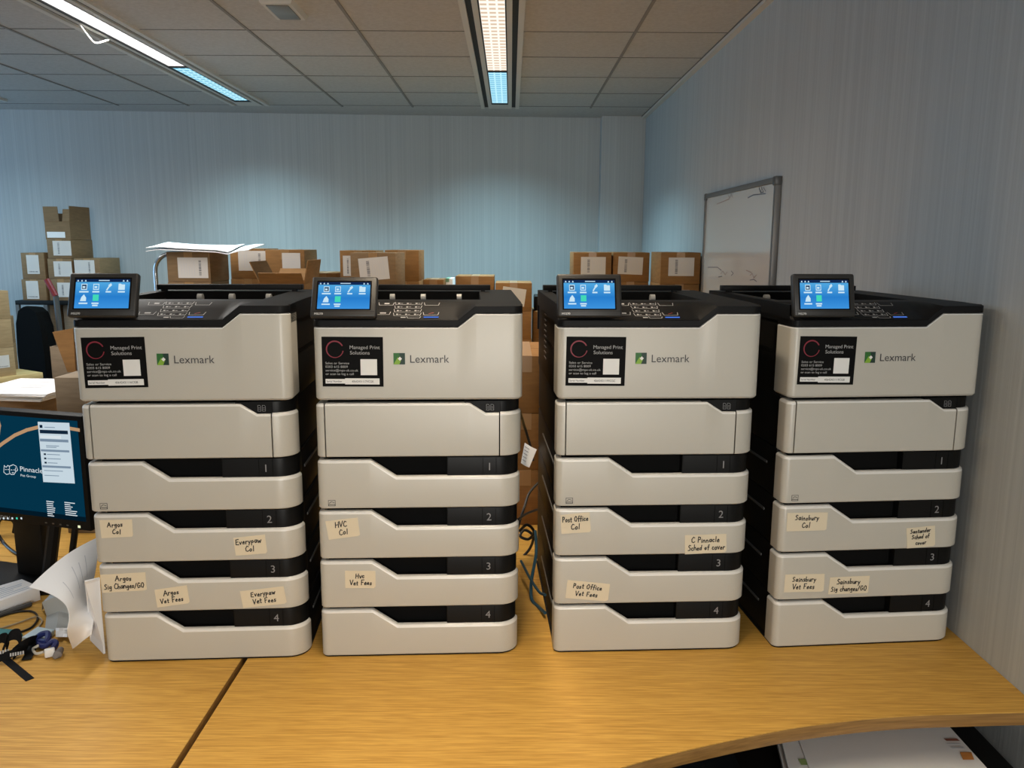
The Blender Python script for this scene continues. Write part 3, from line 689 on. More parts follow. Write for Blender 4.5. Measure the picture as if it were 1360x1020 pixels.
# open box with flaps
def open_carton(label, cx, yf, z0, w, d, h, m, flaps, yaw=0, fill=None):
    b = MB(); t = .004
    b.box(-w/2, w/2, 0, d, 0, t, m); b.box(-w/2, w/2, 0, t, t, h, m); b.box(-w/2, w/2, d-t, d, t, h, m); b.box(-w/2, -w/2+t, t, d-t, t, h, m); b.box(w/2-t, w/2, t, d-t, t, h, m)
    o = tag(b.build('open_box', loc=(cx, yf, z0), rotz=yaw), label, 'box')
    for side, ang, ln, *uu in flaps:      # ang: 0 = straight up, positive = folded outwards
        ca, sa = math.cos(R(ang))*ln, math.sin(R(ang))*ln
        e = {'f': [(-w/2, 0, h), (w/2, 0, h)], 'b': [(w/2, d, h), (-w/2, d, h)], 'l': [(-w/2, d, h), (-w/2, 0, h)], 'r': [(w/2, 0, h), (w/2, d, h)]}[side]
        dv = {'f': Vector((0, -sa, ca)), 'b': Vector((0, sa, ca)), 'l': Vector((-sa, 0, ca)), 'r': Vector((sa, 0, ca))}[side]
        p, r_ = Vector(e[0]), Vector(e[1])
        if uu: p, r_ = p.lerp(r_, uu[0]), p.lerp(r_, uu[1])
        k = (r_-p)*.02
        MB().sheet([[p, r_], [p+k+dv, r_-k+dv]], m, .004).build('flap', o)
    return o
a = at_y(345, 376, 3.90); c = at_y(404, 376, 3.90)
zr = a.z; cxo = (a.x+c.x)/2
for k in range(2): carton(HID, cxo, 3.90, ZD+k*.2, c.x-a.x, .28, .1995, M_card, 0, None, 'hidden stacked boxes')
open_carton('open brown box with raised flaps in front of the upright-label box', cxo, 3.90, ZD+.4, c.x-a.x, .28, zr-ZD-.4, M_card, [('f', 35, .06), ('l', 25, .11), ('r', 10, .11), ('b', 50, .09)])
# loose sheets on top of the first box
zt = at_y(221, 334.5, 4.25).z
rows = []
for j in range(5):
    y = 4.20+j*.07
    rows.append([(at_y(px, 330, 4.25).x, y+.0*px, zt-.004+dz*.8+j*.0055+.003*math.sin(j+px)) for px, dz in ((199, .012), (215, .016), (240, .012), (270, .010), (292, .004), (306, -.004+j*.004), (322, .010+j*.005), (334, .016+j*.004))])
zb = []
for j in range(5): zb.append([(p[0], p[1]+.006, p[2]+.010-.007*min(1, i/2)) for i, p in enumerate(rows[j][:6])])
t = thing('paper_sheets', 'loose white sheets draped over the brown box above the chrome trolley handle', 'paper', (rows[0][0][0], 4.2, zt))
off = Vector((rows[0][0][0], 4.2, zt))
MB().sheet([[Vector(p)-off for p in r] for r in rows], M_paper, .003).build('sheet', t); MB().sheet([[Vector(p)-off+Vector((0, 0, .008)) for p in r] for r in zb], M_paper, .003).build('sheet', t)
# trolley under that stack, its bent chrome handle showing on both sides of the box
hx0 = at_y(206.5, 360, 4.56).x; hx1 = at_y(299, 360, 4.56).x; zz = at_y(236, 333.5, 4.56).z-.012
t = thing('trolley', 'platform trolley with a bent chrome handle around the sheet-covered box', 'trolley', ((hx0+hx1)/2, 4.40, 0)); hw = (hx1-hx0)/2
ra_ = .10; hp = [(-hw, .16, .14), (-hw, .16, 1.0)]+[(-hw+ra_-ra_*math.cos(R(g)), .16, zz-ra_+ra_*math.sin(R(g))) for g in range(0, 91, 15)]+[(hw-ra_+ra_*math.sin(R(g)), .16, zz-ra_+ra_*math.cos(R(g))) for g in range(0, 91, 15)]+[(hw, .16, 1.0), (hw, .16, .14)]
MB().tube(hp, .0125, M_chrome, 12).build('handle', t)
MB().box(-hw-.015, hw+.012, -.17, .18, .11, .159, M_blackm, .01).build('platform', t)
for wx in (-hw+.04, hw-.05):
    for wy in (-.12, .13): MB().tube([(wx-.015, wy, .055), (wx+.015, wy, .055)], .055, M_blackm, 16).build('wheel', t)
# middle group, behind the second printer
column(409, 447, 4.62, 362.5, 4, ['low brown box left of the tilted-label box pile'], M_card, 0, .28)
cx, zt, h = column(466, 524, 4.12, 335.5, 5, ['brown box with a large tilted grey label, front of the middle pile'], M_card2, R(-3), .26, [(.02, .52, .150, .112, 'v', 5)], w=.228)
column(511, 556, 4.47, 332, 5, ['brown box with small cream label behind the tilted-label box, right side', 'brown box under the small-cream-label box of the middle pile'], M_card, 0, .28, [(-.22, .52, .065, .10, 'h', 0), (-.1, .5, .06, .10, 'h', 0)])
column(451, 499, 4.49, 332.5, 5, ['brown box behind the tilted-label box, left side'], M_card, 0, .28, [(-.20, .5, .085, .11, 'v', 0)])
# low boxes right of the middle
column(562, 589, 4.66, 371, 4, ['low brown box just left of the pair with white labels'], M_card, 0, .2)
a = at_y(596.5, 370, 4.80)
b = MB(); b.box(-.02, .02, 0, .2, 0, a.z-ZD, M_paper, .002); b.box(-.021, .0, -.001, .2, a.z-ZD-.02, a.z-ZD+.001, mat('pale_green', (.18, .36, .25), .5)); tag(b.build('binder', loc=(a.x, 4.80, ZD)), 'thin pale green and white binder standing between low brown boxes', 'binder')
column(605, 656, 4.76, 366.5, 4, ['brown box with a wide white label, left of the two low labelled boxes'], M_card, 0, .28, [(.0, .30, .145, .10, 'v', 0)])
column(658, 706.5, 4.70, 375.5, 4, ['brown box with slanted white label just right of the wide-label box', 'brown box under the slanted-label box, seen in the printer gap', 'lower brown box in the printer gap, left stack'], M_card, 0, .28, [(.0, .52, .135, .10, 'v', -8)])
cx, zt, h = column(708, 757, 4.78, 413, 3, ['brown box seen in the printer gap, right stack top', 'brown box seen in the printer gap, right stack second'], M_card, 0, .28)
tag(MB().box(-.07, .07, 0, .2, 0, .085, M_blackm, .008).build('storage_case', loc=(cx-.03, 4.82, zt)), 'black case lying on the right gap stack of boxes', 'case')
# big cartons directly behind the printers
a = at_y(650, 600, 2.45).x; c = at_y(742, 600, 2.45).x; zt = at_y(705, 472.5, 2.45).z; h = (zt-ZD)/3
for k, nm in enumerate(('bottom', 'middle', 'top')):
    carton('large carton in the gap between the middle printers, %s of three' % nm, (a+c)/2, 2.45, ZD+h*k, c-a, .36, h-.0006, M_card, 0, None, None)
# right group, behind the third printer
column(762, 812.5, 4.65, 335, 5, ['labelled box at the left end of the right hand box wall', 'second box down at the left end of the right hand box wall'], M_card, 0, .30, [(.02, .55, .140, .098, 'v', 0), (.0, .5, .13, .09, 'v', 0)])
column(814.5, 863, 4.66, 335, 5, ['labelled box in the middle of the right hand box wall', 'second box down in the middle of the right hand box wall'], M_card, 0, .30, [(-.02, .55, .140, .098, 'v', -2), (-.1, .5, .14, .09, 'v', 0)])
column(878, 931, 4.33, 335, 5, ['labelled box beside the whiteboard, top of its stack', 'box directly beneath the top box beside the whiteboard'], M_card, 0, .30, [(.02, .55, .135, .096, 'v', 0), (-.05, .55, .13, .09, 'v', 0)])

# ---------------------------------------------------------------- far left: rack with boxes by the back wall
YR = 5.72
zs = at_y(60, 399, YR).z; xr0 = at_y(22, 399, YR).x; xr1 = at_y(168, 399, YR).x
t = thing('shelving_rack', 'dark metal rack under the boxes in the far left corner', 'rack', ((xr0+xr1)/2, YR-.02, 0)); hw = (xr1-xr0)/2
for z in (.30, .72, zs): MB().box(-hw, hw, 0, .40, z-.03, z, M_blackm, .002).build('shelf', t)
for sx in (-hw+.012, hw-.012, 0.03-hw+.18):
    for y in (.012, .388): MB().box(sx-.012, sx+.012, y-.012, y+.012, 0, zs-.03, M_alu).build('post', t)
def rackbox(label, px0, px1, py0, py1, m=M_card2, lab=None, d=.3, zb=None, Y=YR):
    a = at_y(px0, py0, Y); c = at_y(px1, py1, Y); z0 = c.z if zb is None else zb
    carton(label, (a.x+c.x)/2, Y, z0, c.x-a.x, d, a.z-z0-.0006, m, 0, lab, None, True); return a.z
z = rackbox('lower box of the short stack at the far left corner', 28, 62.5, 371, 399, lab=(-.06, .5, .085, .125, 'h', 0), zb=zs)
z = rackbox('upper box of the short stack at the far left corner, upright label', 27, 61, 335.5, 371, lab=(0, .56, .085, .13, 'h', 0), zb=z)
z2 = rackbox('bottom box in the tall corner stack under the open box', 64, 99, 370.5, 399, lab=(.2, .5, .12, .10, 'v', 0), zb=zs)
z2 = rackbox('third box down in the tall corner stack under the open box', 62.5, 97, 343.5, 370.5, lab=(.12, .5, .125, .105, 'v', 0), zb=z2)
z2 = rackbox('box directly under the open box of the corner stack', 61.5, 95.5, 318, 343.5, lab=(.13, .55, .125, .10, 'v', 0), zb=z2)
a = at_y(61, 318, YR); c = at_y(94, 318, YR); zo = at_y(80, 294, YR).z
o = open_carton('open brown box on top of the tall far corner stack', (a.x+c.x)/2, YR, z2, c.x-a.x, .28, zo-z2, M_card2, [('f', 4, .10, 0, .60), ('f', -12, .085, .72, 1), ('l', -4, .06), ('r', 2, .105)])
b = MB(); b.rect(-.075, .05, .012, .052, M_paper, Matrix.Translation((0, -.001, 0)) @ FACE); b.build('paper_slip', o)
z3 = rackbox('lower box at the right of the tall corner stack', 100, 135, 367, 399, zb=zs)
z3 = rackbox('upper box at the right of the tall corner stack, turned label', 98, 133.5, 343, 367, lab=(-.1, .5, .14, .10, 'r', 0), zb=z3)
for (p0, p1, top, lb) in ((57, 63.5, 402, 'narrow upright carton on the rack beside the black chair'), (65, 73, 402, 'second narrow upright carton on the rack'), (83, 97, 402, 'wide carton on the rack shelf behind the leftmost printer')):
    a = at_y(p0, top, YR+.04); c = at_y(p1, top, YR+.04); carton(lb, (a.x+c.x)/2, YR+.04, .72, c.x-a.x, .28, zs-.72-.036, M_card2 if p0 < 80 else M_card4, 0, None, None, False)
# pole with red end
pa = at_y(62, 371, 5.45); pc = at_y(74, 393, 5.45); pe = at_y(79.5, 440, 5.45)
t = thing('pole', 'dark pole with a red end leaning by the corner boxes', 'pole', (pe.x+.10, 5.45, 0)); o = Vector((pe.x+.10, 5.45, 0))
MB().tube([Vector((0, .0, 0)), pe-o, pc-o], .018, M_grip, 10).build('shaft', t); MB().tube([pc-o, pa-o], .019, mat('red_handle', (.22, .01, .015), .4), 10).build('red_end', t)
# office chair
cx = at_y(44, 440, 5.50).x
t = thing('office_chair', 'black office chair at the far left, in front of the corner rack', 'chair', (cx, 5.50, 0), R(-35))
b = MB(); prof = [(-.20, .55), (-.205, .85), (-.185, 1.05), (-.13, 1.14), (-.05, 1.17), (.05, 1.17), (.13, 1.14), (.185, 1.05), (.205, .85), (.20, .55)]
vs = [(x, 0, z) for x, z in prof]+[(x*.92, -.03, z*.995) for x, z in prof]+[(x*.92, .055, z*.995) for x, z in prof]; n = len(prof)
fs = [tuple(range(n, 2*n))[::-1], tuple(range(2*n, 3*n))]
for i in range(n): j = (i+1) % n; fs += [(i, j, n+j, n+i), (2*n+i, 2*n+j, j, i)]
b.add(vs, fs, M_fabric); b.build('backrest', t)
MB().box(-.23, .23, -.46, -.02, .43, .50, M_fabric, .03).build('seat', t)
MB().box(-.03, .03, -.05, .07, .40, .62, M_blackm, .01).build('back_bracket', t); MB().tube([(0, -.22, .09), (0, -.22, .43)], .028, M_blackm, 14).build('gas_column', t)
for k in range(5):
    a = 2*math.pi*k/5+.3; e = (math.cos(a)*.27, -.22+math.sin(a)*.27)
    MB().tube([(0, -.22, .10), (e[0], e[1], .075)], [.026, .018], M_blackm, 10).build('base_arm', t); MB().tube([(e[0]-.012, e[1], .029), (e[0]+.012, e[1], .029)], .028, M_blackm, 14).build('castor', t)

# left pile on the pale board desk
tip = at_z(57, 494.5, .80); ang = R(58)
t = thing('side_table', 'pale wooden table top under the plain box pile at the left edge', 'table', (tip.x, tip.y, 0), ang)
MB().box(-.75, 0, 0, .42, .765, .80, M_paleboard, .003).build('table_top', t)
for lx, ly in ((-.70, .05), (-.05, .05), (-.70, .17), (-.05, .17)): MB().box(lx-.025, lx+.025, ly-.025, ly+.025, 0, .765, M_alu).build('leg', t)
def onboard(u, v): return (tip.x+u*math.cos(ang)-v*math.sin(ang), tip.y+u*math.sin(ang)+v*math.cos(ang))
zz = .80
for k, (hh, lb) in enumerate(((.172, 'lowest plain box in the pile at the left edge, small white label'), (.172, 'middle plain box in the pile at the left edge'), (.168, 'topmost plain box in the pile at the left edge'))):
    x, y = onboard(-.295, .035); carton(lb, x, y, zz, .31, .22, hh-.0006, M_card3, ang, (.27, .52, .075, .075, 'h', 0) if k == 0 else None, None, False); zz += hh
zz = .80
for k in range(2):
    x, y = onboard(-.16, .262); carton('plain box behind the left edge pile, %s' % ('lower' if k == 0 else 'upper'), x, y, zz, .30, .15, .17, M_card2, ang, None, None, False); zz += .171

# boxes and papers behind the monitor
c1_ = at_y(-40, 532, 2.50).x; c2_ = at_y(56, 532, 2.50).x; zt = at_y(30, 533, 2.50).z
carton('brown box behind the monitor carrying a stack of papers', (c1_+c2_)/2, 2.50, ZD, c2_-c1_, .34, zt-ZD, M_card2, 0, None, None, False)
t = thing('paper_stack', 'stack of printed white papers on the brown box behind the monitor', 'papers', ((c1_+c2_)/2-.02, 2.48, zt+.001)); 
for k in range(5):
    MB().box(-.135, .135, .02, .31, .0046*k, .0046*k+.004, M_paper, 0, Matrix.Rotation(R(-6+4*(k % 3)), 4, 'Z') @ Matrix.Translation((.004*k, 0, 0))).build('sheet_bundle', t)
b = MB(); q = Matrix.Translation((0, 0, .0232)) @ Matrix.Rotation(R(-2), 4, 'Z')
for k in range(9): b.rect(-.10, random.uniform(-.02, .09), .06+k*.025, .064+k*.025, M_print, q)
b.build('printed_lines', t)
# open tall box with a brown flap, and a smaller one
a = at_y(64, 461, 2.88); c = at_y(112, 461, 2.88); zo = at_y(80, 528, 2.88).z
carton('low grey-brown box under the open box behind the leftmost printer', (a.x+c.x)/2, 2.88, ZD, c.x-a.x, .27, zo-ZD-.001, M_card4, 0, None, None, False)
o = open_carton('open grey-brown box with a brown flap, behind the leftmost printer', (a.x+c.x)/2, 2.89, zo, (c.x-a.x), .24, a.z-zo, M_card4, [('b', 40, .07)], 0)
p = [at_y(70, 441, 2.86), at_y(97, 436, 2.86), at_y(101, 494, 2.87), at_y(90, 494, 2.87)]; q0 = Vector(((a.x+c.x)/2, 2.89, zo))
MB().sheet([[p[0]-q0, p[1]-q0], [p[3]-q0, p[2]-q0]], M_card, .004).build('flap', o)['label'] = 'brown raised flap'
a = at_y(86, 497, 2.42); c = at_y(125, 497, 2.42)
carton('small pinkish-brown box directly behind the monitor corner', (a.x+c.x)/2, 2.36, ZD, c.x-a.x, .24, a.z-ZD, M_card4, 0, None, None, False)

# ================================================================== MONITOR
pr = at_y(121, 706, 1.90); yawm = R(-16)
MW, MH = .50, .288
t = thing('monitor', 'black monitor with teal desktop showing, left of the leftmost printer', 'monitor', (pr.x-MW/2*math.cos(yawm), 1.90-MW/2*math.sin(yawm), ZD), yawm)
zb = pr.z-ZD
b = MB(); b.box(-MW/2, MW/2, 0, .035, zb, zb+MH, M_black, .003); b.box(-.15, .15, .03, .06, zb+.05, zb+.22, M_blackm, .01)
b.text('DELL', .0, 0, .0085, mat('bezel_print', (.30, .31, .33), .4), Matrix.Translation((-.01, -.0006, zb+.0065)) @ FACE, align='C', width=.034)
for k in range(4): b.box(.115+k*.022-.003, .115+k*.022+.003, -.0008, .001, zb+.0075, zb+.0105, M_grip)
b.box(.212, .219, -.0008, .001, zb+.006, zb+.012, emis('power_led', srgb(240, 245, 200), 1.0))
b.build('casing', t)
b = MB(); X0, X1, Z0, Z1 = -MW/2+.012, MW/2-.012, zb+.024, zb+MH-.012
q = Matrix.Translation((0, -.0006, 0)) @ FACE
M_t = emis('desktop_teal', srgb(4, 50, 72), 1.0); M_arc = emis('desktop_arc', srgb(190, 150, 112), .9); M_win = emis('desktop_window', srgb(205, 222, 232), .9)
M_wbar = emis('desktop_bar', srgb(125, 145, 165), .9); M_wdk = emis('desktop_dark', srgb(20, 40, 60), .9); M_tx = emis('desktop_text', srgb(225, 235, 240), .9); M_task = emis('desktop_task', srgb(3, 26, 40), .9)
b.rect(X0, X1, Z0, Z1, M_t, q); b.rect(X0, X1, Z0, Z0+.012, M_task, q, .0003)
mo = Vector((t.location.x, t.location.y, ZD))
def ms(px, py):    # picture point -> monitor plane
    d = ray(px, py); n = Vector((-math.sin(yawm), math.cos(yawm), 0)); k = (mo-EYE).dot(n)/d.dot(n); w = EYE+d*k-mo
    return (w.x*math.cos(yawm)+w.y*math.sin(yawm), w.z)
b.line([ms(*p_) for p_ in ((-8, 598), (5, 588), (20, 578), (36, 571), (52, 567), (70, 566), (88, 568), (105, 571))], .0085, M_arc, q, .0003)
b.line([ms(*p_) for p_ in ((-3, 553), (0, 565), (-2, 580))], .008, M_arc, q, .0003)
def pq(pts, mt, z): b.poly([(*ms(*p_), z) for p_ in pts], mt, q)
wc = [(50.5, 560), (92.5, 561.5), (100, 642), (58, 640)]
pq([wc[3], wc[2], wc[1], wc[0]], M_win, .0006)
def wp(u, v):
    l = Vector(wc[0]).lerp(Vector(wc[3]), v); r_ = Vector(wc[1]).lerp(Vector(wc[2]), v); return tuple(l.lerp(r_, u))
def wr(u0, u1, v0, v1, mt): pq([wp(u0, v1), wp(u1, v1), wp(u1, v0), wp(u0, v0)], mt, .0008)
wr(.04, .93, .13, .19, M_wdk); wr(.04, .7, .22, .27, M_tx); wr(.02, .92, .28, .325, M_wbar); wr(.02, .92, .455, .49, M_wbar); wr(.02, .92, .72, .755, M_wbar)
for v in (.08, .385, .41, .53, .60, .67, .80, .88): wr(.2 if v < .7 else .06, random.uniform(.5, .75), v, v+.012, M_wbar)
for v in (.53, .60, .67): wr(.10, .17, v-.01, v+.02, M_wdk)
wr(.05, .14, .05, .10, M_wdk)
# wallpaper mark: cat and dog outline, two lines of lettering
for pts in ([(6, 618), (5.5, 627), (9, 630), (13, 629)], [(6, 618), (8.5, 620.5), (11, 618), (13, 619.5)], [(13, 619), (18, 617), (22, 619), (24, 624), (22, 626)], [(13, 619), (13, 627), (15, 630), (19, 630), (21, 627), (21, 621)], [(7.5, 623.5), (9, 623.5)], [(10.5, 623.5), (12, 623.5)], [(15, 624), (16.5, 624)], [(18.5, 624), (20, 624)], [(16.5, 627.5), (18, 628), (18.5, 627.3)]):
    b.line([ms(*p_) for p_ in pts], .0016, M_tx, q, .0004)
l0 = ms(27.5, 625.5); l1 = ms(57.5, 628); b.text('Pinnacle', l0[0], l0[1], .0125, M_tx, q, .0004, width=l1[0]-l0[0]); l0 = ms(28, 632); l1 = ms(48, 633); b.text('Pet Group', l0[0], l0[1]-.001, .0060, M_tx, q, .0004, width=l1[0]-l0[0])
for k in range(8):
    y = 666+k*2.7; a0 = ms(62+k*.25, y); b.rect(a0[0], a0[0]+random.uniform(.014, .026), a0[1], a0[1]+.0022, M_tx, q, .0004)
    if k < 7: a0 = ms(86+k*.25, y+1.5); b.rect(a0[0], a0[0]+random.uniform(.016, .036), a0[1], a0[1]+.0022, M_tx, q, .0004)
for k, px in enumerate((0, 5.5, 11, 17, 23, 29)): a0 = ms(px, 689.5); b.rect(a0[0]-.0025, a0[0]+.0025, a0[1], a0[1]+.005, M_tx if k != 4 else M_sgreen, q, .0006)
b.build('screen', t, smooth=False)['label'] = 'lit teal desktop with a white window'
b = MB(); b.box(-.045, .045, .045, .075, .01, zb+.12, M_blackm, .006); b.build('stand_neck', t)
for sx in (.10, .165): MB().tube([(sx-.03, .03, .012), (sx, .05, zb+.03)], .016 if sx < .13 else .008, M_blackm, 8).build('stand_leg', t)
b = MB(); b.prism([(-.20, .10), (-.22, 0), (-.10, -.05), (.06, -.05), (.15, 0), (.14, .10)], 0, .014, M_blackm, bev=.003); b.build('stand_base', t)

# ================================================================== THINGS ON THE LEFT DESK
def dz(px, py, z=0): return at_z(px, py, ZD+z)
# curled sheets leaning on the leftmost printer
eA = [(38.5, 780, 1.66), (58, 785.5, 1.64), (76, 794, 1.615), (88, 805, 1.60), (92, 820, 1.585), (89.5, 840, 1.57), (96.5, 862, None)]
eB = [(131, 713, 1.80), (130, 735, 1.78), (127, 756, 1.75), (123, 778, 1.72), (121, 800, 1.68), (124, 824, 1.63), (121, 843, 1.60)]
def E3(l):
    return [dz(p[0], p[1], .001) if p[2] is None else at_y(*p) for p in l]
ra, rb = smooth_pts(E3(eA), 4), smooth_pts(E3(eB), 4)
rows = []
for k in range(9):
    s_ = k/8; rows.append([a.lerp(c, s_)+Vector((0, 0, .012*math.sin(math.pi*s_)))*(1-i/len(ra)) for i, (a, c) in enumerate(zip(ra, rb))])
for r_ in rows:
    for v in r_: v.z = max(v.z, ZD+.002); v.x = min(v.x, A1[0]-.012-(v.y-1.59)*.06)
o0 = rows[0][-1].copy(); o0.z = ZD
t = thing('letter_sheets', 'curled white printed letter sheets leaning against the leftmost printer', 'paper', o0)
MB().sheet([[v-o0 for v in r_] for r_ in rows], M_paper, .0012).build('curled_sheet', t)
b = MB()
def onsheet(i, j, lift=.0012): return rows[i][j]
for i0, j0, j1 in ((2, 6, 12), (4, 4, 11), (5, 4, 10), (6, 3, 9)):
    for j in range(j0, j1):
        A_, B_ = rows[i0][j], rows[i0][j+1]; C_, D_ = rows[i0+1][j+1], rows[i0+1][j]
        n = (B_-A_).cross(D_-A_).normalized()*.0014
        for sg in (1, -1):
            b.quad(A_+n*sg-o0, B_+n*sg-o0, B_.lerp(C_, .10)+n*sg-o0, A_.lerp(D_, .10)+n*sg-o0, M_print)
b.build('printed_lines', t)
# envelope standing against the printer
pe = [at_y(112.5, 772, 1.60), at_y(132, 767, 1.625), at_y(137, 848, 1.625), dz(121, 850, .001)]
for v in pe: v.x = min(v.x, A1[0]-.004-(v.y-1.59)*.06)
pe[2].z = ZD+.001; pe[3].z = ZD+.001
o0 = pe[3].copy()
tag(MB().sheet([[pe[0]-o0, pe[1]-o0], [pe[3]-o0, pe[2]-o0]], M_paper, .004).build('envelope', loc=o0), 'plain white envelope upright between curled letters and leftmost printer', 'envelope')
# crumpled paper under the curl
pts = [[dz(60, 836, .0), dz(75, 838, .0), dz(92, 838, .0)], [dz(62, 818, .01), dz(78, 812, .03), dz(93, 815, .02)], [dz(56, 800, .05), dz(75, 792, .07), dz(88, 796, .06)], [dz(56, 812, .0), dz(66, 790, .03), dz(80, 785, .05)]]
o0 = pts[0][0].copy()
for r_ in pts:
    for v in r_: v.z = max(v.z, ZD+.002)
tag(MB().sheet([[v-o0 for v in r_] for r_ in pts], mat('grey_paper', (.42, .44, .44), .7), .001).build('crumpled_paper', loc=o0), 'crumpled grey paper half under the curled letters', 'paper')
# flat white carton with print
p0, p1, p2, p3 = dz(-22, 806, .035), dz(50, 775, .035), dz(28, 766, .035), dz(-40, 786, .035)
o0 = p0.copy(); o0.z = ZD
poly = [((p-o0).x, (p-o0).y) for p in (p0, dz(52, 779, .035), dz(29, 769, .035), dz(-50, 792, .035))]
t = tag(MB().prism(poly, 0, .035, M_paper, bev=.001).build('flat_carton', loc=o0), 'flat white printed carton lying in front of the monitor stand', 'box')
b = MB()
for k in range(6):
    f0_ = Vector(poly[0]).lerp(Vector(poly[3]), .15+k*.12); f1_ = Vector(poly[1]).lerp(Vector(poly[2]), .15+k*.12); a0 = f0_.lerp(f1_, .35); a1 = f0_.lerp(f1_, random.uniform(.6, .9)); b.line([a0, a1], .003, mat('print_blue', (.35, .45, .58), .6), Matrix.Translation((0, 0, .0353)))
b.build('printed_lines', t)
def strip(label, cat, name, pxs, w, mt, z=.003, th=.002, parent=None):
    P = [dz(*p) if len(p) == 2 else dz(*p) for p in pxs]; P = smooth_pts(P, 4)
    o0 = P[0].copy(); P = [p-o0 for p in P]
    wid = []
    for i in range(len(P)):
        tg = P[min(i+1, len(P)-1)]-P[max(i-1, 0)]; wid.append(Vector((-tg.y, tg.x, 0)).normalized()*w)
    o = MB().ribbon(P, wid, mt, th).build(name, loc=o0); return tag(o, label, cat)
M_strap = mat('black_strap', (.005, .005, .006), .7, spec=.12)
# long pen beside the carton
a, c = dz(-6, 818, .006), dz(41, 802, .006)
tag(MB().tube([a-a, c-a], .006, M_grip, 8).build('pen', loc=a), 'long dark pen lying along the white carton', 'pen')
# cable loops
P = smooth_pts([dz(-10, 822, .003), dz(20, 813, .003), dz(42, 812, .003), dz(50, 820, .003), dz(42, 833, .003), dz(20, 842, .003)], 6)
tag(MB().tube([p-P[0] for p in P], .0024, M_cable, 6).build('cable', loc=P[0]), 'black cable loop on the left desk behind the lanyards', 'cable')
P = smooth_pts([dz(-10, 838, .003), dz(25, 827, .003), dz(48, 819, .004), dz(56, 825, .003), dz(50, 834, .003)], 6)
tag(MB().tube([p-P[0] for p in P], .002, mat('beige_cable', (.42, .34, .22), .5), 6).build('cable', loc=P[0]), 'thin beige cable crossing the black loop on the left desk', 'cable')
# cables by the monitor stand
P = smooth_pts([dz(-8, 700, .05), dz(4, 720, .004), dz(20, 734, .004), dz(45, 745, .004), dz(58, 747, .004)], 6)
tag(MB().tube([p-P[0] for p in P], .0045, M_cable, 8).build('cable', loc=P[0]), 'thick black cable running to the monitor stand', 'cable')
a = dz(8, 712, .0); t = tag(MB().tube(smooth_pts([(-.03, 0, .012), (-.02, .0, .05), (.01, 0, .065), (.035, 0, .045), (.03, 0, .012)], 5), .010, M_blackm, 8).build('headset', loc=a), 'black headset arc lying under the monitor', 'headset')
# card and teal strip
P = [dz(29, 846, .012), dz(50, 832, .012), dz(72, 836, .012), dz(55, 850, .012)]; o0 = P[0].copy(); o0.z = ZD
tag(MB().prism([((p-o0).x, (p-o0).y) for p in P], 0, .012, mat('pale_card', (.58, .72, .80), .4), bev=.001).build('card_box', loc=o0), 'pale blue-white card box under the lanyards', 'box')
P = [dz(-8, 842, .006), dz(30, 842, .006), dz(26, 836, .006), dz(-8, 834, .006)]; o0 = P[0].copy(); o0.z = ZD
tag(MB().prism([((p-o0).x, (p-o0).y) for p in P], 0, .006, mat('teal_card', (.04, .22, .24), .5), bev=.001).build('teal_card', loc=o0), 'flat teal card at the left edge of the left desk', 'card')
# tissue
rows = [[dz(74+i*5, 846-j*4, .004+.012*random.random()) for i in range(5)] for j in range(4)]; o0 = rows[0][0].copy(); o0.z = ZD
tag(MB().sheet([[p-o0 for p in r_] for r_ in rows], M_paper, .001).build('tissue', loc=o0), 'small crumpled white tissue beside the curled letters', 'tissue')
# lanyards
t = thing('lanyard', 'black lanyard bundle with white lettering on the left desk', 'lanyard', dz(15, 872)); o0 = t.location.copy()
def loopribbon(pxs, w, name='strap'):
    P = [p-o0 for p in smooth_pts([dz(*p) for p in pxs], 5)]; MB().ribbon(P, w, M_strap, .0016).build(name, t)
loopribbon([(-12, 868, .005), (-2, 850, .035), (8, 848, .040), (10, 862, .012), (4, 874, .004)], (.004, .006, .020))
loopribbon([(2, 868, .006), (12, 846, .040), (24, 843, .042), (27, 856, .022), (18, 872, .006)], (.003, .008, .022))
loopribbon([(14, 868, .008), (26, 858, .024), (38, 852, .026), (47, 850, .012)], (.006, .010, .018))
loopribbon([(-10, 878, .006), (5, 872, .016), (22, 866, .020), (36, 862, .008)], (.002, .012, .014))
loopribbon([(46, 848, .010), (42, 862, .006), (35, 876, .003)], (.018, .004, .0))
b = MB()
for (px, py, rot) in ((2, 866, 32), (22, 868, 25)):
    q = Matrix.Translation(dz(px, py, .024)-o0) @ Matrix.Rotation(R(rot), 4, 'Z') @ Matrix.Rotation(R(50), 4, 'X')
    for k in range(6): b.rect(-.012+k*.0045, -.0092+k*.0045, -.004, .003, M_ltext, q)
b.build('strap_print', t)
strip('short black strap lying flat on the left desk front', 'strap', 'strap', [(4, 873), (22, 888), (40, 903)], .016, M_strap, .003)
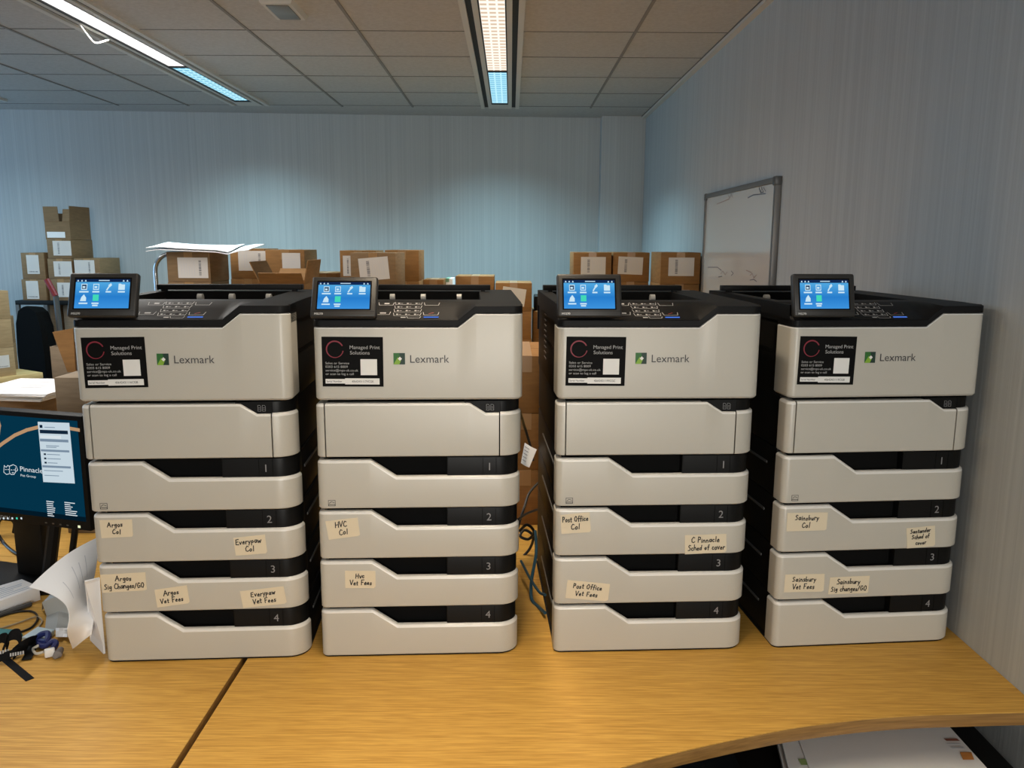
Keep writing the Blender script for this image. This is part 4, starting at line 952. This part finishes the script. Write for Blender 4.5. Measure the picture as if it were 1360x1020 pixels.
# small blue cord bundle with white plug beside the lanyards
t = thing('cord_bundle', 'tangle of dark blue cord with a white plug beside the lanyards', 'cord', dz(62, 862)); o0 = t.location.copy()
M_navy = mat('navy_cord', (.012, .02, .12), .5)
P = [p-o0 for p in smooth_pts([dz(48, 848, .012), dz(56, 842, .022), (dz(64, 842, .024)), dz(62, 852, .018), dz(52, 852, .012), dz(58, 858, .010), dz(70, 852, .016), dz(74, 856, .012), dz(66, 866, .008)], 5)]
MB().tube(P, .0065, M_navy, 8).build('cord', t)
P = [p-o0 for p in smooth_pts([dz(66, 851, .014), dz(50, 858, .01), dz(44, 862, .006), dz(48, 868, .006), dz(58, 866, .008)], 5)]; MB().tube(P, .0030, mat('ivory_cord', (.50, .47, .40), .5), 8).build('cord', t)
a = dz(66, 866, .012)-o0; MB().box(-.010, .010, -.006, .006, -.010, .008, M_lwhite, .003, Matrix.Translation(a) @ Matrix.Rotation(R(30), 4, 'Z')).build('plug', t)
P = [dz(71, 874, .004)-o0, dz(77, 869, .008)-o0, dz(81, 862, .010)-o0]; MB().tube(P, [.004, .009, .006], mat('grey_rubber', (.20, .18, .17), .6), 10).build('end_cap', t)

# ================================================================== CABLES between the second and third printers
def cable(label, pts, r, mt):
    P = smooth_pts([at_y(*p) for p in pts], 6); o = MB().tube([p-P[0] for p in P], r, mt, 8).build('cable', loc=P[0]); return tag(o, label, 'cable')
cable('black power cable dropping from behind the second printer to a white tag', [(690, 545, 2.12), (696, 565, 2.20), (703, 588, 2.22), (708, 612, 2.22)], .004, M_cable)
cable('black cable slanting down the gap between the middle printers', [(716, 640, 2.24), (703, 655, 2.2), (696, 675, 2.16), (688, 700, 2.12)], .0035, M_cable)
cable('black cable crossing the gap level with the second trays', [(688, 690, 2.1), (700, 682, 2.16), (716, 676, 2.22)], .0035, M_cable)
P0 = [(690, 705, 2.14), (700, 697, 2.12), (709, 706, 2.14), (702, 716, 2.16), (691, 712, 2.16), (697, 704, 2.18), (708, 712, 2.18), (704, 728, 2.2), (692, 742, 2.2)]
cable('tangled black cable coil in the gap between the middle printers', P0, .004, M_cable)
cable('dark blue network cable hanging in the gap and looping onto the desk', [(711, 705, 2.05), (712, 735, 2.0), (706, 770, 1.95), (706, 795, 1.90), (715, 806, 1.86), (724, 814, 1.80)], .004, M_bcable)
cable('second dark blue network cable angled toward the third printer', [(692, 745, 2.05), (704, 768, 1.95), (716, 786, 1.88), (724, 790, 1.84)], .0035, M_bcable)
# white cable tag
p_ = [at_y(697, 588, 2.18), at_y(713, 597, 2.16), at_y(703, 621, 2.14), at_y(692, 615, 2.16)]; o0 = p_[0].copy()
t = tag(MB().sheet([[p_[0]-o0, p_[0].lerp(p_[1], .5)-o0+Vector((0, -.006, 0)), p_[1]-o0], [p_[3]-o0, p_[3].lerp(p_[2], .5)-o0+Vector((0, -.006, 0)), p_[2]-o0]], M_paper, .001).build('cable_tag', loc=o0), 'white printed tag on the cable beside the second printer', 'tag')
b = MB()
for k in range(5):
    a0 = p_[0].lerp(p_[3], .15+k*.16)-o0; a1 = p_[1].lerp(p_[2], .15+k*.16)-o0; a2 = a0.lerp(a1, .06)+Vector((0, -.004, 0)); a3 = a0.lerp(a1, .42)+Vector((0, -.0075, 0)); b.tube([a2, a3], .0010, M_num, 4)
b.build('tag_print', t)

# ================================================================== UNDER THE DESK, bottom right
zp = .592
pp = [at_z(1036, 980, zp+.03), at_z(1060, 1080, zp+.03), at_z(1370, 1080, zp+.03), at_z(1262, 962, zp+.03)]
cx = sum(p.x for p in pp)/4; cyy = sum(p.y for p in pp)/4
t = thing('drawer_pedestal', 'black pedestal under the right desk with papers on top', 'drawer unit', (cx-.02, cyy+.02, 0))
MB().box(-.25, XW-.003-cx, -.30, 1.705-cyy-.02, 0, zp, M_blackm, .005).build('casing', t)
for k in range(3): MB().box(-.24, XW-.012-cx, -.315, -.301, .03+k*.175, .195+k*.175, M_blackm, .004).build('drawer', t)
t = thing('paper_stack', 'thick stack of white papers on the black pedestal under the curved desk edge', 'papers', (cx, cyy, zp+.001))
P = [((p.x-cx), (p.y-cyy)) for p in pp]
for k in range(3): MB().prism([(x*(1-.01*k)-.006*(k == 1), y+.003*k) for x, y in P], .009*k, .009*k+.0088, M_paper).build('sheet_bundle', t)
pt = [(x*.93+.004, y*.99) for x, y in P]
MB().prism([(pt[0][0]+.02, pt[0][1]), (pt[1][0]+.03, pt[1][1]), (pt[2][0]-.055, pt[2][1]), (pt[3][0]-.05, pt[3][1])], .027, .029, M_paper).build('top_sheet', t)
b = MB(); org = mat('print_orange', (.62, .25, .06), .6); rdp = mat('print_redbrown', (.30, .10, .06), .6); grn = mat('print_green', (.30, .42, .16), .6)
def pr_(px0, px1, py0, py1, mt):
    c_ = [at_z(x, y, zp+.028+.001) for x, y in ((px0, py1), (px1+4, py1), (px1, py0), (px0-4, py0))]; b.poly([((p.x-cx), (p.y-cyy), .0282) for p in c_], mt)
pr_(1279, 1290, 999, 1009, org); pr_(1257, 1271, 981, 984, rdp); pr_(1259, 1273, 987, 988, M_print); pr_(1265, 1278, 992, 994, M_print); pr_(1064, 1070, 1008, 1016, grn)
b.build('printed_marks', t)
